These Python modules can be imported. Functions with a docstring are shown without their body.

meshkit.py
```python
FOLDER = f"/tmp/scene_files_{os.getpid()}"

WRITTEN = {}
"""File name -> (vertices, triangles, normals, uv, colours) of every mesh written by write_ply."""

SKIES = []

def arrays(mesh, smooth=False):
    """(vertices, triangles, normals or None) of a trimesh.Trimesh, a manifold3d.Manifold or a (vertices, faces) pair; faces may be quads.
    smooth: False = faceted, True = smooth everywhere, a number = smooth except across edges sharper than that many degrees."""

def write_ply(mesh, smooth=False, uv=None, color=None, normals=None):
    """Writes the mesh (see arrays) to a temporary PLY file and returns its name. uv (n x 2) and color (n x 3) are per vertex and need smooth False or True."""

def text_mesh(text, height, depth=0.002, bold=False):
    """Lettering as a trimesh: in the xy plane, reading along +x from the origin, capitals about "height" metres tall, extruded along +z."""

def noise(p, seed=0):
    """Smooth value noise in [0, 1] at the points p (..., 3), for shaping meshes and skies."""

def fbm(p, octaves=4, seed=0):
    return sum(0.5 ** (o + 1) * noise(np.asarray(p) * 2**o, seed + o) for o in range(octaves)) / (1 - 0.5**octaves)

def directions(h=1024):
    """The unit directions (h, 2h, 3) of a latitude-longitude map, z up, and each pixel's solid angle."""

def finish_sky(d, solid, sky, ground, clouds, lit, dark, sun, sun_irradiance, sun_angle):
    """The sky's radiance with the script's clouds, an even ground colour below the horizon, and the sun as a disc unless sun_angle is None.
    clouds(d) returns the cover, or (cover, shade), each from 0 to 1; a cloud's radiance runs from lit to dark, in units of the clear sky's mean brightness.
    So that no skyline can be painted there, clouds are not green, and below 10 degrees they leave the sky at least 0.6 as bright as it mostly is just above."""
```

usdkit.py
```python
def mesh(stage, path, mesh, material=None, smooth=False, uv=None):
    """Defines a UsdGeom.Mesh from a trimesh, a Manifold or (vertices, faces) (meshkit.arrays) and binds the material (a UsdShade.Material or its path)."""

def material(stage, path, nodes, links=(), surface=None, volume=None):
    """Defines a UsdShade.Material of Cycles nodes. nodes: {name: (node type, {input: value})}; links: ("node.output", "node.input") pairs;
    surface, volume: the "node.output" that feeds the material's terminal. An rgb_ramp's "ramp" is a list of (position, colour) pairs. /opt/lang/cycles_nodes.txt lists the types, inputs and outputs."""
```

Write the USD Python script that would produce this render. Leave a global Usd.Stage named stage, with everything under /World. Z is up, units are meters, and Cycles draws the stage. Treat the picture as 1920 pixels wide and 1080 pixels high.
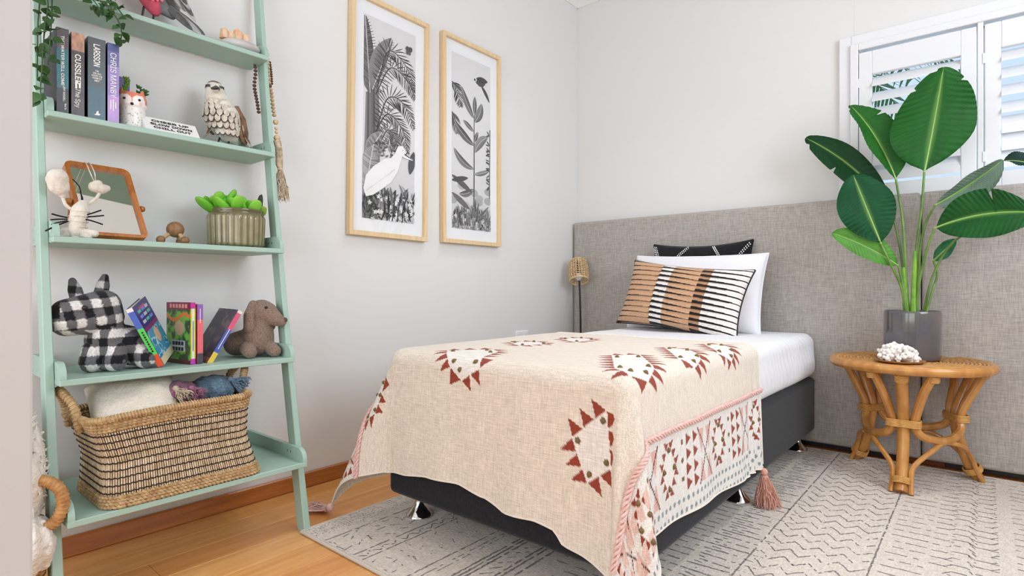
import math, random
import numpy as np, trimesh, manifold3d, usdkit, meshkit
from pxr import Usd, UsdGeom, UsdLux, UsdShade, Gf, Sdf, Vt

# ------------------------------------------------------------------ stage, camera, lights
stage = Usd.Stage.CreateInMemory()
UsdGeom.SetStageUpAxis(stage, UsdGeom.Tokens.z)
UsdGeom.SetStageMetersPerUnit(stage, 1.0)
UsdGeom.Xform.Define(stage, '/World')
UsdGeom.Scope.Define(stage, '/World/Looks')

CAM = np.array([2.092, -3.166, 0.80]); FPX = 1056.0; HZ = 539.0; YAW = math.radians(40.1)
VIEW = np.array([-math.sin(YAW), math.cos(YAW), 0.0]); RIGHT = np.array([math.cos(YAW), math.sin(YAW), 0.0]); UP = np.array([0, 0, 1.0])
cam = UsdGeom.Camera.Define(stage, '/World/camera')
cam.CreateHorizontalApertureAttr(36.0); cam.CreateVerticalApertureAttr(20.25)
cam.CreateFocalLengthAttr(36.0 * FPX / 1920.0)
cam.CreateClippingRangeAttr((0.05, 200.0))
cam.AddTransformOp().Set(Gf.Matrix4d(*RIGHT, 0, *UP, 0, *(-VIEW), 0, *CAM, 1))
cam.CreateExposureAttr(0.1)

dome = UsdLux.DomeLight.Define(stage, '/World/sky_light')
dome.CreateIntensityAttr(1.0); dome.CreateColorAttr(Gf.Vec3f(0.62, 0.80, 1.0)); dome.CreateExposureAttr(-1.7)

def rect_light(name, loc, target, w, h, power, color):
    l = UsdLux.RectLight.Define(stage, '/World/' + name)
    z = np.array(loc, float) - np.array(target, float); z /= np.linalg.norm(z)
    x = np.cross([0, 0, 1.0], z); x = x / np.linalg.norm(x) if np.linalg.norm(x) > 1e-6 else np.array([1.0, 0, 0]); y = np.cross(z, x)
    l.AddTransformOp().Set(Gf.Matrix4d(*x, 0, *y, 0, *z, 0, *map(float, loc), 1))
    l.CreateWidthAttr(w); l.CreateHeightAttr(h); l.CreateIntensityAttr(power); l.CreateColorAttr(Gf.Vec3f(*color))
    return l
# added fill lights, no window built: right-hand wall, and behind the camera
rect_light('added_side_fill', (3.27, -1.55, 1.72), (0.0, -1.55, 1.2), 1.4, 1.35, 6.3, (0.88, 0.98, 1.12))
rect_light('added_rear_fill', (1.45, -4.70, 1.35), (1.45, -1.0, 1.3), 2.8, 1.7, 3.1, (0.94, 0.99, 1.07))
DOWNLIGHTS = [(0.75, -0.95), (2.35, -0.95), (1.06, -1.42), (2.35, -1.90)]
DOWN_POWER = 520.0; DOWN_COLOR = (0.97, 0.96, 0.94)

# ------------------------------------------------------------------ helpers: points, names, prims
def at(px, py, X=None, Y=None, Z=None):
    d = VIEW + RIGHT * (px - 960) / FPX + UP * (HZ - py) / FPX
    t = (X - CAM[0]) / d[0] if X is not None else (Y - CAM[1]) / d[1] if Y is not None else (Z - CAM[2]) / d[2]
    return CAM + d * t

def lin(c):
    c = np.asarray(c, float) / 255.0
    return np.where(c < 0.04045, c / 12.92, ((c + 0.055) / 1.055) ** 2.4)

USED, ORG = {}, {}
def numbered(parent, name):
    k = (parent, name); n = USED.get(k, 0); USED[k] = n + 1
    return name if n == 0 else f'{name}_{n:03d}'
def pathof(p): return '/World' if p is None else str(p.GetPath())
def setdata(prim, label=None, cat=None, group=None, kind=None):
    for k, v in (('label', label), ('category', cat), ('group', group), ('kind', kind)):
        if v: prim.SetCustomDataByKey(k, v)
    return prim
def thing(name, label, cat, loc=(0, 0, 0), group=None):
    base = '/World'; nm = numbered(base, name)
    x = UsdGeom.Xform.Define(stage, f'{base}/{nm}'); x.AddTranslateOp().Set(Gf.Vec3d(*map(float, loc)))
    p = x.GetPrim(); ORG[str(p.GetPath())] = np.array(loc, float)
    return setdata(p, label, cat, group)
def origin_of(path):
    while path and path != '/World':
        if path in ORG: return ORG[path]
        path = path.rpartition('/')[0]
    return np.zeros(3)
def obj(name, mesh, mat, parent=None, smooth=30, tint=None, label=None, cat=None, group=None, kind=None):
    """one Mesh prim; world coordinates in, stored relative to its thing"""
    base = pathof(parent); path = f'{base}/{numbered(base, name)}'
    if tint is not None and smooth not in (True, False): smooth = True
    v, f, n = meshkit.arrays(mesh, smooth)
    off = origin_of(base)
    m = usdkit.mesh(stage, path, (v - off, f), mat, smooth=False)
    if n is not None:
        m.CreateNormalsAttr(Vt.Vec3fArray.FromNumpy(n.astype(np.float32))); m.SetNormalsInterpolation('vertex')
    if tint is not None:
        t = np.asarray(tint, np.float32)
        if t.ndim == 1: t = np.tile(t, (len(v), 1))
        assert len(t) == len(v), (name, len(t), len(v))
        UsdGeom.PrimvarsAPI(m).CreatePrimvar('tint', Sdf.ValueTypeNames.Color3fArray, 'vertex').Set(Vt.Vec3fArray.FromNumpy(t))
    p = m.GetPrim()
    return setdata(p, label, cat, group, kind)
def struct(name, mesh, mat, parent=None, label=None, smooth=30):
    return obj(name, mesh, mat, parent, smooth, label=label, kind='structure' if parent is None else None)
def copy_of(src, loc, label=None, group=None):
    was = src.GetCustomData(); name = src.GetName().rstrip('0123456789').rstrip('_')
    r = thing(name, label or was.get('label'), was.get('category'), loc, group or was.get('group'))
    r.GetReferences().AddInternalReference(src.GetPath()); r.SetInstanceable(True)
    return r

# ------------------------------------------------------------------ helpers: shapes
def cat(*ms):
    ms = [m for m in ms if m is not None]
    return trimesh.util.concatenate([m if isinstance(m, trimesh.Trimesh) else trimesh.Trimesh(*m, process=False) for m in ms])
def hull(pts):
    h = trimesh.convex.convex_hull(np.asarray(pts, float)); return h
def cbox(x0, x1, y0, y1, z0, z1, b=0.003):
    lo, hi = np.array([min(x0, x1), min(y0, y1), min(z0, z1)]), np.array([max(x0, x1), max(y0, y1), max(z0, z1)])
    b = min(b, 0.45 * (hi - lo).min()); pts = []
    for s in np.ndindex(2, 2, 2):
        c = np.where(s, hi, lo); d = np.where(s, -1.0, 1.0)
        for k in range(3):
            p = c + d * b; p[k] = c[k]; pts.append(p)
    return hull(pts)
def obox(center, ax, ay, az, b=0.002):
    """box with half-axis vectors ax, ay, az"""
    ax, ay, az = (np.asarray(a, float) for a in (ax, ay, az)); L = [np.linalg.norm(a) for a in (ax, ay, az)]
    m = cbox(-L[0], L[0], -L[1], L[1], -L[2], L[2], b)
    M = np.stack([ax / L[0], ay / L[1], az / L[2]], 1)
    m.vertices = m.vertices @ M.T + np.asarray(center, float)
    if np.linalg.det(M) < 0: m.invert()
    return m
def grid_faces(n, m, cu=False, cv=False):
    i, j = np.meshgrid(np.arange(n if cu else n - 1), np.arange(m if cv else m - 1), indexing='ij')
    a = i * m + j; b = ((i + 1) % n) * m + j; c = ((i + 1) % n) * m + (j + 1) % m; d = i * m + (j + 1) % m
    return np.stack([a, b, c, d], -1).reshape(-1, 4)
def surf(P, cu=False, cv=False, flip=False):
    n, m = P.shape[:2]; f = grid_faces(n, m, cu, cv)
    f = np.vstack([f[:, [0, 1, 2]], f[:, [0, 2, 3]]])
    if flip: f = f[:, ::-1]
    return trimesh.Trimesh(P.reshape(-1, 3), f, process=False)
def rbox(size, r, n=(8, 8, 8)):
    """rounded box centred at the origin, dense enough to displace"""
    h = np.asarray(size, float) / 2; V, F, k = [], [], 0
    def ticks(hh, m):
        inner = np.linspace(-(hh - r), hh - r, max(2, m)); c = np.array([0.0, .2, .45, .7, .9]) * r
        e = (hh - c)[:5]; return np.concatenate([-e, inner, e[::-1]])
    T = [ticks(h[a], n[a]) for a in range(3)]
    for a in range(3):
        b, c = (a + 1) % 3, (a + 2) % 3
        for s in (-1, 1):
            U, W = np.meshgrid(T[b], T[c], indexing='ij'); P = np.zeros(U.shape + (3,)); P[..., a] = s * h[a]; P[..., b] = U; P[..., c] = W
            f = grid_faces(*U.shape); f = np.vstack([f[:, [0, 1, 2]], f[:, [0, 2, 3]]])
            if s < 0: f = f[:, ::-1]
            V.append(P.reshape(-1, 3)); F.append(f + k); k += U.size
    V = np.vstack(V); q = np.clip(V, -(h - r), h - r); d = V - q; L = np.linalg.norm(d, axis=1, keepdims=True)
    V = np.where(L > 1e-9, q + d / np.maximum(L, 1e-9) * r, V)
    m = trimesh.Trimesh(V, np.vstack(F), process=False); m.merge_vertices(digits_vertex=6); m.update_faces(m.nondegenerate_faces()); return m
def spline(pts, n=24, closed=False):
    P = np.asarray(pts, float)
    if len(P) == 2: return P[0] + (P[1] - P[0]) * np.linspace(0, 1, n)[:, None]
    Q = np.vstack([P[-1], P, P[0], P[1]]) if closed else np.vstack([2 * P[0] - P[1], P, 2 * P[-1] - P[-2]])
    k = len(P) if closed else len(P) - 1; out = []
    for t in np.linspace(0, k, n, endpoint=not closed):
        i = min(int(t), k - 1); s = t - i; a, b, c, d = Q[i:i + 4]
        out.append(0.5 * (2 * b + (c - a) * s + (2 * a - 5 * b + 4 * c - d) * s * s + (3 * b - a - 3 * c + d) * s ** 3))
    return np.array(out)
def frames(P, closed=False):
    T = np.roll(P, -1, 0) - np.roll(P, 1, 0) if closed else np.gradient(P, axis=0)
    T /= np.linalg.norm(T, axis=1, keepdims=True) + 1e-12
    a = np.cross(T[0], [0, 0, 1.0] if abs(T[0][2]) < .9 else [1.0, 0, 0]); a /= np.linalg.norm(a); A = [a]
    for i in range(1, len(P)):
        a = A[-1] - T[i] * (A[-1] @ T[i]); A.append(a / (np.linalg.norm(a) + 1e-12))
    A = np.array(A); return T, A, np.cross(T, A)
def tube(P, r, sides=8, closed=False):
    P = np.asarray(P, float); r = np.broadcast_to(np.asarray(r, float), (len(P),)); T, A, B = frames(P, closed)
    th = np.arange(sides) * 2 * np.pi / sides
    V = P[:, None] + r[:, None, None] * (np.cos(th)[None, :, None] * A[:, None] + np.sin(th)[None, :, None] * B[:, None])
    m = surf(V, cu=closed, cv=True, flip=True)
    if not closed:
        n = len(m.vertices); v = np.vstack([m.vertices, P[0], P[-1]]); k = (len(P) - 1) * sides; j = np.arange(sides); j2 = (j + 1) % sides
        f = np.vstack([m.faces, np.stack([j2, j, np.full(sides, n)], 1), np.stack([k + j, k + j2, np.full(sides, n + 1)], 1)])
        m = trimesh.Trimesh(v, f, process=False)
    return m
def lathe(prof, seg=32, center=(0, 0, 0)):
    prof = np.asarray(prof, float); th = np.arange(seg) * 2 * np.pi / seg
    P = np.stack([prof[:, None, 0] * np.cos(th), prof[:, None, 0] * np.sin(th), np.broadcast_to(prof[:, None, 1], (len(prof), seg))], -1)
    m = surf(P, cv=True); m.merge_vertices(digits_vertex=7); m.update_faces(m.nondegenerate_faces()); m.fix_normals()
    m.apply_translation(center); return m
def ball(c, r, sub=2, scale=(1, 1, 1)):
    m = trimesh.creation.icosphere(sub, 1.0); m.vertices = m.vertices * (np.asarray(scale, float) * r) + np.asarray(c, float); return m
def place(m, o, ax, ay, az=None):
    """maps local x, y, z axes to world vectors at o"""
    ax, ay = np.asarray(ax, float), np.asarray(ay, float); az = np.cross(ax, ay) if az is None else np.asarray(az, float)
    M = np.stack([ax, ay, az], 1); m = m.copy(); m.vertices = m.vertices @ M.T + np.asarray(o, float)
    if np.linalg.det(M) < 0: m.invert()
    return m
def blob(bones, edge=0.008, iters=12):
    """smooth skin over (p, rp, q, rq) bones"""
    def sph(p, r):
        s = trimesh.creation.icosphere(2, r); return s.vertices + np.asarray(p, float)
    parts = [manifold3d.Manifold.hull_points(np.vstack([sph(p, a), sph(q, b)])) for p, a, q, b in bones]
    M = manifold3d.Manifold.batch_boolean(parts, manifold3d.OpType.Add).refine_to_length(edge)
    k = M.to_mesh(); m = trimesh.Trimesh(k.vert_properties[:, :3], k.tri_verts, process=True)
    trimesh.smoothing.filter_taubin(m, iterations=iters); return m
def poly_prism(pts, h):
    """2-D outline extruded along +z"""
    from shapely.geometry import Polygon
    g = Polygon(pts); g = g if g.is_valid else g.buffer(0)
    return cat(*[trimesh.creation.extrude_polygon(x, h, engine='earcut') for x in getattr(g, 'geoms', [g])])
def unit(v): v = np.asarray(v, float); return v / np.linalg.norm(v)
def text_on(text, height, o, ax, ay, depth=0.0006, bold=False, width=None, center=True):
    m = meshkit.text_mesh(text, height, depth, bold); lo, hi = m.bounds
    ax = np.asarray(ax, float); k = 1.0 if width is None else width / (hi[0] - lo[0])
    m.vertices[:, 0] *= k
    if center: m.vertices[:, 0] -= k * (lo[0] + hi[0]) / 2; m.vertices[:, 1] -= height / 2
    return place(m, o, ax, ay)

# ------------------------------------------------------------------ helpers: materials
LOOK = {}
def pm(name, c=(200, 200, 200), rough=.5, noise=None, bump=None, metal=0, coat=0, sheen=0, trans=0, spec=.5, tint=False, stretch=None, coords='object', ior=1.5, extra=None):
    """principled material. noise=(scale, colour2, detail), bump=(scale, strength, distance); stretch scales the coordinates"""
    if name in LOOK: return LOOK[name]
    n = {'p': ('principled_bsdf', dict(base_color=lin(c), roughness=rough, metallic=metal, coat_weight=coat, sheen_weight=sheen, transmission_weight=trans, specular_ior_level=spec, ior=ior, **(extra or {})))}
    L = []
    if coords == 'object': n['co'] = ('texture_coordinate', {}); src = 'co.object'
    else: n['co'] = ('geometry', {}); src = 'co.position'
    if stretch is not None:
        n['mp'] = ('mapping', dict(scale=stretch)); L.append((src, 'mp.vector')); src = 'mp.vector'
    if tint:
        n['at'] = ('attribute', dict(attribute='tint'))
        if noise:
            n['n'] = ('noise_texture', dict(scale=noise[0], detail=noise[2] if len(noise) > 2 else 3)); L.append((src, 'n.vector'))
            a = noise[1]; n['r'] = ('rgb_ramp', {'ramp': [(.3, (1 - a,) * 3), (.7, (1 + a * .5,) * 3)]}); L.append(('n.fac', 'r.fac'))
            n['mx'] = ('mix_color', dict(blend_type='multiply', fac=1.0, use_clamp=False)); L += [('at.color', 'mx.a'), ('r.color', 'mx.b'), ('mx.result', 'p.base_color')]
        else: L.append(('at.color', 'p.base_color'))
    elif noise:
        n['n'] = ('noise_texture', dict(scale=noise[0], detail=noise[2] if len(noise) > 2 else 3)); L.append((src, 'n.vector'))
        n['r'] = ('rgb_ramp', {'ramp': [(.32, lin(c)), (.68, lin(noise[1]))]}); L += [('n.fac', 'r.fac'), ('r.color', 'p.base_color')]
    if bump:
        n['bn'] = ('noise_texture', dict(scale=bump[0], detail=2.0)); L.append((src, 'bn.vector'))
        n['b'] = ('bump', dict(strength=bump[1], distance=bump[2] if len(bump) > 2 else .002)); L += [('bn.fac', 'b.height'), ('b.normal', 'p.normal')]
    LOOK[name] = usdkit.material(stage, f'/World/Looks/{name}', n, L, surface='p.BSDF'); return LOOK[name]
def weave(name, c1, c2, axes=('x', 'z'), fine=420.0, coarse=16.0, rough=.9, tint=False, bump=.35, amt=.5, dist=.0012):
    """cloth of crossed slubby threads"""
    n = {'co': ('texture_coordinate', {}), 'p': ('principled_bsdf', dict(roughness=rough, sheen_weight=.15, specular_ior_level=.2)), 'b': ('bump', dict(strength=bump, distance=dist))}
    L = []
    for k, a in enumerate(axes):
        s = {x: fine for x in 'xyz'}; s[a] = coarse
        n[f'm{k}'] = ('mapping', dict(scale=(s['x'], s['y'], s['z']))); n[f'n{k}'] = ('noise_texture', dict(scale=1.0, detail=2.0))
        L += [('co.object', f'm{k}.vector'), (f'm{k}.vector', f'n{k}.vector')]
    n['add'] = ('math', dict(math_type='add')); L += [('n0.fac', 'add.value1'), ('n1.fac', 'add.value2')]
    n['mr'] = ('map_range', dict(from_min=.72, from_max=1.28, to_min=0, to_max=1, clamp=True)); L.append(('add.value', 'mr.value'))
    if tint:
        n['at'] = ('attribute', dict(attribute='tint')); n['r'] = ('rgb_ramp', {'ramp': [(0, (1 - amt,) * 3), (1, (1 + amt * .45,) * 3)]})
        n['mx'] = ('mix_color', dict(blend_type='multiply', fac=1.0, use_clamp=False)); L += [('mr.result', 'r.fac'), ('at.color', 'mx.a'), ('r.color', 'mx.b'), ('mx.result', 'p.base_color')]
    else:
        n['r'] = ('rgb_ramp', {'ramp': [(0, lin(c1)), (1, lin(c2))]}); L += [('mr.result', 'r.fac'), ('r.color', 'p.base_color')]
    L += [('mr.result', 'b.height'), ('b.normal', 'p.normal')]
    return usdkit.material(stage, f'/World/Looks/{name}', n, L, surface='p.BSDF')
def wood(name, c1, c2, along='y', scale=9.0, rough=.35, coat=.0, vary=.0):
    s = {x: scale * 6 for x in 'xyz'}; s[along] = scale * .35
    n = {'co': ('geometry', {}), 'm': ('mapping', dict(scale=(s['x'], s['y'], s['z']))), 'n': ('noise_texture', dict(scale=1.0, detail=5.0, roughness=.6, distortion=.6)),
         'r': ('rgb_ramp', {'ramp': [(.3, lin(c1)), (.7, lin(c2))]}), 'p': ('principled_bsdf', dict(roughness=rough, coat_weight=coat, coat_roughness=.25)), 'b': ('bump', dict(strength=.08, distance=.001))}
    L = [('co.position', 'm.vector'), ('m.vector', 'n.vector'), ('n.fac', 'r.fac'), ('n.fac', 'b.height'), ('b.normal', 'p.normal')]
    L.append(('r.color', 'p.base_color'))
    return usdkit.material(stage, f'/World/Looks/{name}', n, L, surface='p.BSDF')
def pane(name, tintc=(1, 1, 1), rough=0.02, extra=.0):
    n = {'t': ('transparent_bsdf', dict(color=tintc)), 'g': ('glossy_bsdf', dict(color=(1, 1, 1), roughness=rough)), 'f': ('fresnel', dict(IOR=1.5)), 'm': ('mix_closure', {}),
         'ge': ('geometry', {}), 'inv': ('math', dict(math_type='subtract', value1=1.0)), 'mul': ('math', dict(math_type='multiply'))}
    return usdkit.material(stage, f'/World/Looks/{name}', n, [('ge.backfacing', 'inv.value2'), ('f.fac', 'mul.value1'), ('inv.value', 'mul.value2'), ('mul.value', 'm.fac'), ('t.BSDF', 'm.closure1'), ('g.BSDF', 'm.closure2')], surface='m.closure')
def leafy(name, rough=.38, spec=.3):
    n = {'a': ('attribute', dict(attribute='tint')), 'p': ('principled_bsdf', dict(roughness=rough, specular_ior_level=spec)), 't': ('translucent_bsdf', {}), 'm': ('mix_closure', dict(fac=.12))}
    return usdkit.material(stage, f'/World/Looks/{name}', n, [('a.color', 'p.base_color'), ('a.color', 't.color'), ('p.BSDF', 'm.closure1'), ('t.BSDF', 'm.closure2')], surface='m.closure')
def emit(name, color, strength):
    return usdkit.material(stage, f'/World/Looks/{name}', {'e': ('emission', dict(color=color, strength=strength))}, [], surface='e.emission')

M_wall = pm('wall_paint', (227, 226, 223), .75, bump=(350, .05, .001), coords='position')
M_ceil = pm('ceiling_paint', (232, 231, 227), .8)
M_white = pm('white_gloss_paint', (240, 240, 240), .35)
M_skirt = wood('timber_skirting', (150, 84, 34), (190, 118, 58), 'y', 8, .35, .3)
M_sage = pm('sage_green_paint', (164, 193, 179), .5, bump=(60, .08, .001))
M_black = pm('black_metal', (22, 22, 24), .45)
M_chrome = pm('chrome', (225, 225, 228), .08, metal=1)
M_gloss = pm('tint_gloss', tint=True, rough=.32)
M_matte = pm('tint_matte', tint=True, rough=.7)
M_clothtint = weave('tint_cloth', None, None, ('x', 'z'), 500, 40, tint=True, bump=.25, amt=.28)
M_paper = pm('page_edges', (225, 218, 200), .8, noise=(300, (200, 192, 172)))
M_glass = pane('clear_glass')
M_white_ink = pm('white_ink', (238, 236, 228), .5)
M_dark_ink = pm('dark_ink', (28, 28, 30), .5)
# ================================================================== the room
ROOM_X, ROOM_Y, CEIL = 3.35, -3.0575, 2.755
rng = np.random.default_rng(7)
struct('wall_left', cbox(-.12, 0, -4.75, .12, 0, CEIL, .001), M_wall)
WX0, WX1, WZ0, WZ1 = 1.60, 2.56, 1.16, 1.985          # window opening
struct('wall_back', cat(cbox(0, WX0, 0, .16, 0, CEIL, .001), cbox(WX1, ROOM_X, 0, .16, 0, CEIL, .001), cbox(WX0, WX1, 0, .16, 0, WZ0, .001), cbox(WX0, WX1, 0, .16, WZ1, CEIL, .001)), M_wall)
struct('wall_right', cbox(ROOM_X, ROOM_X + .1, -4.75, .12, 0, CEIL, .001), M_wall)
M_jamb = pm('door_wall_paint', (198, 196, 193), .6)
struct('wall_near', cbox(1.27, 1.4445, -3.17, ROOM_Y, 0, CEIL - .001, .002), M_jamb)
struct('wall_front', cbox(0, ROOM_X, -4.85, -4.75, 0, CEIL, .001), M_wall)
struct('ceiling', cbox(-.1, ROOM_X + .1, -4.8, .12, CEIL, CEIL + .08, .001), M_ceil)
# cove cornice
def cove(p0, p1, inward):
    p0, p1, inward = map(lambda a: np.asarray(a, float), (p0, p1, inward)); h = .088; th = np.linspace(0, np.pi / 2, 9)
    prof = [(0, -h), (.006, -h)] + [(.006 + (h - .012) * (1 - np.cos(t)), -h + .006 + (h - .012) * np.sin(t)) for t in th] + [(h, -.004), (h, 0)]
    P = np.array([[p + inward * o + UP * z for o, z in prof] for p in (p0, p1)]); return surf(P)
struct('trim', cat(cove((0, -4.75, CEIL), (0, 0, CEIL), (1, 0, 0)), cove((0, 0, CEIL), (ROOM_X, 0, CEIL), (0, -1, 0)), cove((ROOM_X, 0, CEIL), (ROOM_X, -4.75, CEIL), (-1, 0, 0))), M_ceil)
# skirting
struct('baseboard_left', cat(cbox(0, .014, -4.74, -.002, 0, .062, .004)), M_skirt)
M_skirt_shade = wood('timber_skirting_shaded', (110, 52, 26), (140, 74, 38), 'x', 8, .4)  # same timber coloured darker for the shade under the headboard
struct('baseboard_back', cbox(.014, ROOM_X, -.014, 0, 0, .062, .004), M_skirt_shade)
# timber floor: one mesh per board
fl = thing('floor', None, None); setdata(fl, kind='structure')
tones = [((210, 144, 78), (232, 172, 104)), ((200, 130, 66), (224, 158, 92)), ((214, 150, 86), (236, 180, 114)), ((204, 136, 70), (226, 164, 96))]
M_boards = [wood(f'floorboard_{"abcd"[k]}_timber', a, b, 'y', 7, .32, .25) for k, (a, b) in enumerate(tones)]
BW = .118
obj('underfloor', cbox(-.1, ROOM_X + .1, -4.8, .12, -.06, -.019, .001), pm('underfloor', (90, 58, 34), .8), fl)
for i in range(int(ROOM_X / BW) + 1):
    y = 0.0 - rng.uniform(.2, 1.6); ys = [0.0]
    while y > -4.75: ys.append(y); y -= rng.uniform(1.5, 2.3)
    ys.append(-4.75)
    for a, b in zip(ys[:-1], ys[1:]):
        obj('floorboard', cbox(i * BW + .0005, min((i + 1) * BW, ROOM_X) - .0005, b + .0005, a - .0005, -.019, 0, .0009), M_boards[rng.integers(4)], fl)

# ------------------------------------------------------------------ window with plantation shutters
wn = thing('window_1', None, None); setdata(wn, kind='structure')
M_sh = pm('shutter_white', (232, 232, 233), .45)
def frame_rect(x0, x1, z0, z1, w, y0, y1, b=.003):
    return [cbox(x0, x0 + w, y0, y1, z0, z1, b), cbox(x1 - w, x1, y0, y1, z0, z1, b), cbox(x0 + w, x1 - w, y0, y1, z1 - w, z1, b), cbox(x0 + w, x1 - w, y0, y1, z0, z0 + w, b)]
obj('architrave', cat(*frame_rect(1.539, 2.607, 1.11, 2.02, .05, -.022, .0, .004)), M_sh, wn)
obj('shutter_frame', cat(*frame_rect(1.588, 2.558, 1.155, 1.972, .034, -.036, .03), cbox(2.063, 2.083, -.030, .03, 1.19, 1.938, .002)), M_sh, wn)
def shutter(x0, x1):
    z0, z1, st = 1.192, 1.925, .054; y0, y1 = -.03, -.002
    sp = obj('shutter_panel', cat(cbox(x0, x0 + st, y0, y1, z0, z1, .003), cbox(x1 - st, x1, y0, y1, z0, z1, .003), cbox(x0 + st, x1 - st, y0, y1, z1 - .112, z1, .003), cbox(x0 + st, x1 - st, y0, y1, z0, z0 + .1, .003)), M_sh, wn)
    z = z1 - .112 - .034; k = 0; pitch = .0725
    while z > z0 + .1 + .02:
        tilt = math.radians(44 if z > 1.5 else 68)
        th = np.linspace(0, 2 * np.pi, 17)[:-1]; prof = np.stack([np.cos(th) * .043, np.sin(th) * .0055], 1)
        # chord runs from the low inner edge to the high outer edge
        c, s = math.cos(tilt), math.sin(tilt); yz = np.stack([prof[:, 0] * c - prof[:, 1] * s, prof[:, 0] * s + prof[:, 1] * c], 1)
        P = np.array([[(x, -.016 + p[0], z + p[1]) for p in yz] for x in (x0 + st + .001, x1 - st - .001)])
        V = P.reshape(-1, 3); m = hull(V); obj('louvre', m, M_sh, sp)
        z -= pitch; k += 1
    for zz in (1.78, 1.36): obj('hinge', cbox(x0 - .006, x0 + .004, -.034, -.03, zz - .022, zz + .022, .001), M_sh, sp)
shutter(1.624, 2.060); shutter(2.086, 2.522)
obj('sash', cat(*frame_rect(WX0, WX1, WZ0, WZ1, .035, .09, .13), cbox(2.06, 2.1, .09, .13, WZ0, WZ1, .003)), M_sh, wn)
obj('pane', cbox(WX0 + .03, WX1 - .03, .108, .112, WZ0 + .03, WZ1 - .03, .0005), M_glass, wn)

# palms outside, seen in slivers between the louvres
M_frond = leafy('palm_leaf'); M_trunk = pm('palm_trunk', (120, 104, 84), .9, noise=(14, (92, 78, 62)), bump=(30, .5, .01))
def palm(x, y, h, seed, label):
    r = np.random.default_rng(seed)
    t = thing('palm_tree', label, 'tree', (x, y, -.4), 'palms outside the shuttered window')
    zz = np.linspace(-.4, h, 14); obj('trunk', tube(np.stack([x + .1 * np.sin(zz), np.full(14, y), zz], 1), np.linspace(.13, .07, 14), 10), M_trunk, t)
    top = np.array([x + .1 * math.sin(h), y, h])
    for k in range(13):
        az = k * 2 * np.pi / 13 + r.uniform(-.2, .2); el = r.uniform(.2, 1.0); L = r.uniform(1.1, 1.6); dirh = np.array([math.cos(az), math.sin(az), 0])
        s = np.linspace(0, 1, 16); path = top + dirh * (s * L * math.cos(el))[:, None] + UP * (s * L * math.sin(el) - s ** 2 * L * .75)[:, None]
        fr = obj('frond', tube(path, np.linspace(.014, .004, 16), 5), M_frond, t, tint=lin((96, 120, 60)))
        V, F = [], []; T = np.gradient(path, axis=0); side = np.cross(dirh, UP)
        for q in np.linspace(.12, .99, 30):
            i = min(int(q * 15), 14); b = path[i] + (path[i + 1] - path[i]) * (q * 15 - i); ll = .42 * math.sin(np.pi * (q * .8 + .14)) + .05
            for sg in (-1, 1):
                d = unit(side * sg + unit(T[i]) * .75 - UP * r.uniform(.2, .6)); w = unit(T[i]) * .018; n = len(V)
                V += [b - w, b + w, b + d * ll * .5 + w * .8 - UP * .005, b + d * ll * .5 - w * .8, b + d * ll - UP * .05]; F += [[n, n + 1, n + 2], [n, n + 2, n + 3], [n + 3, n + 2, n + 4]]
        obj('leaflets', (np.array(V), np.array(F)), M_frond, fr, smooth=False, tint=lin((64, 104, 48)))
palm(0.7, 2.6, 2.9, 1, 'tall palm outside, behind the left shutter panel')
palm(3.6, 6.2, 3.2, 2, 'lower palm outside, behind the right shutter panel')

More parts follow.
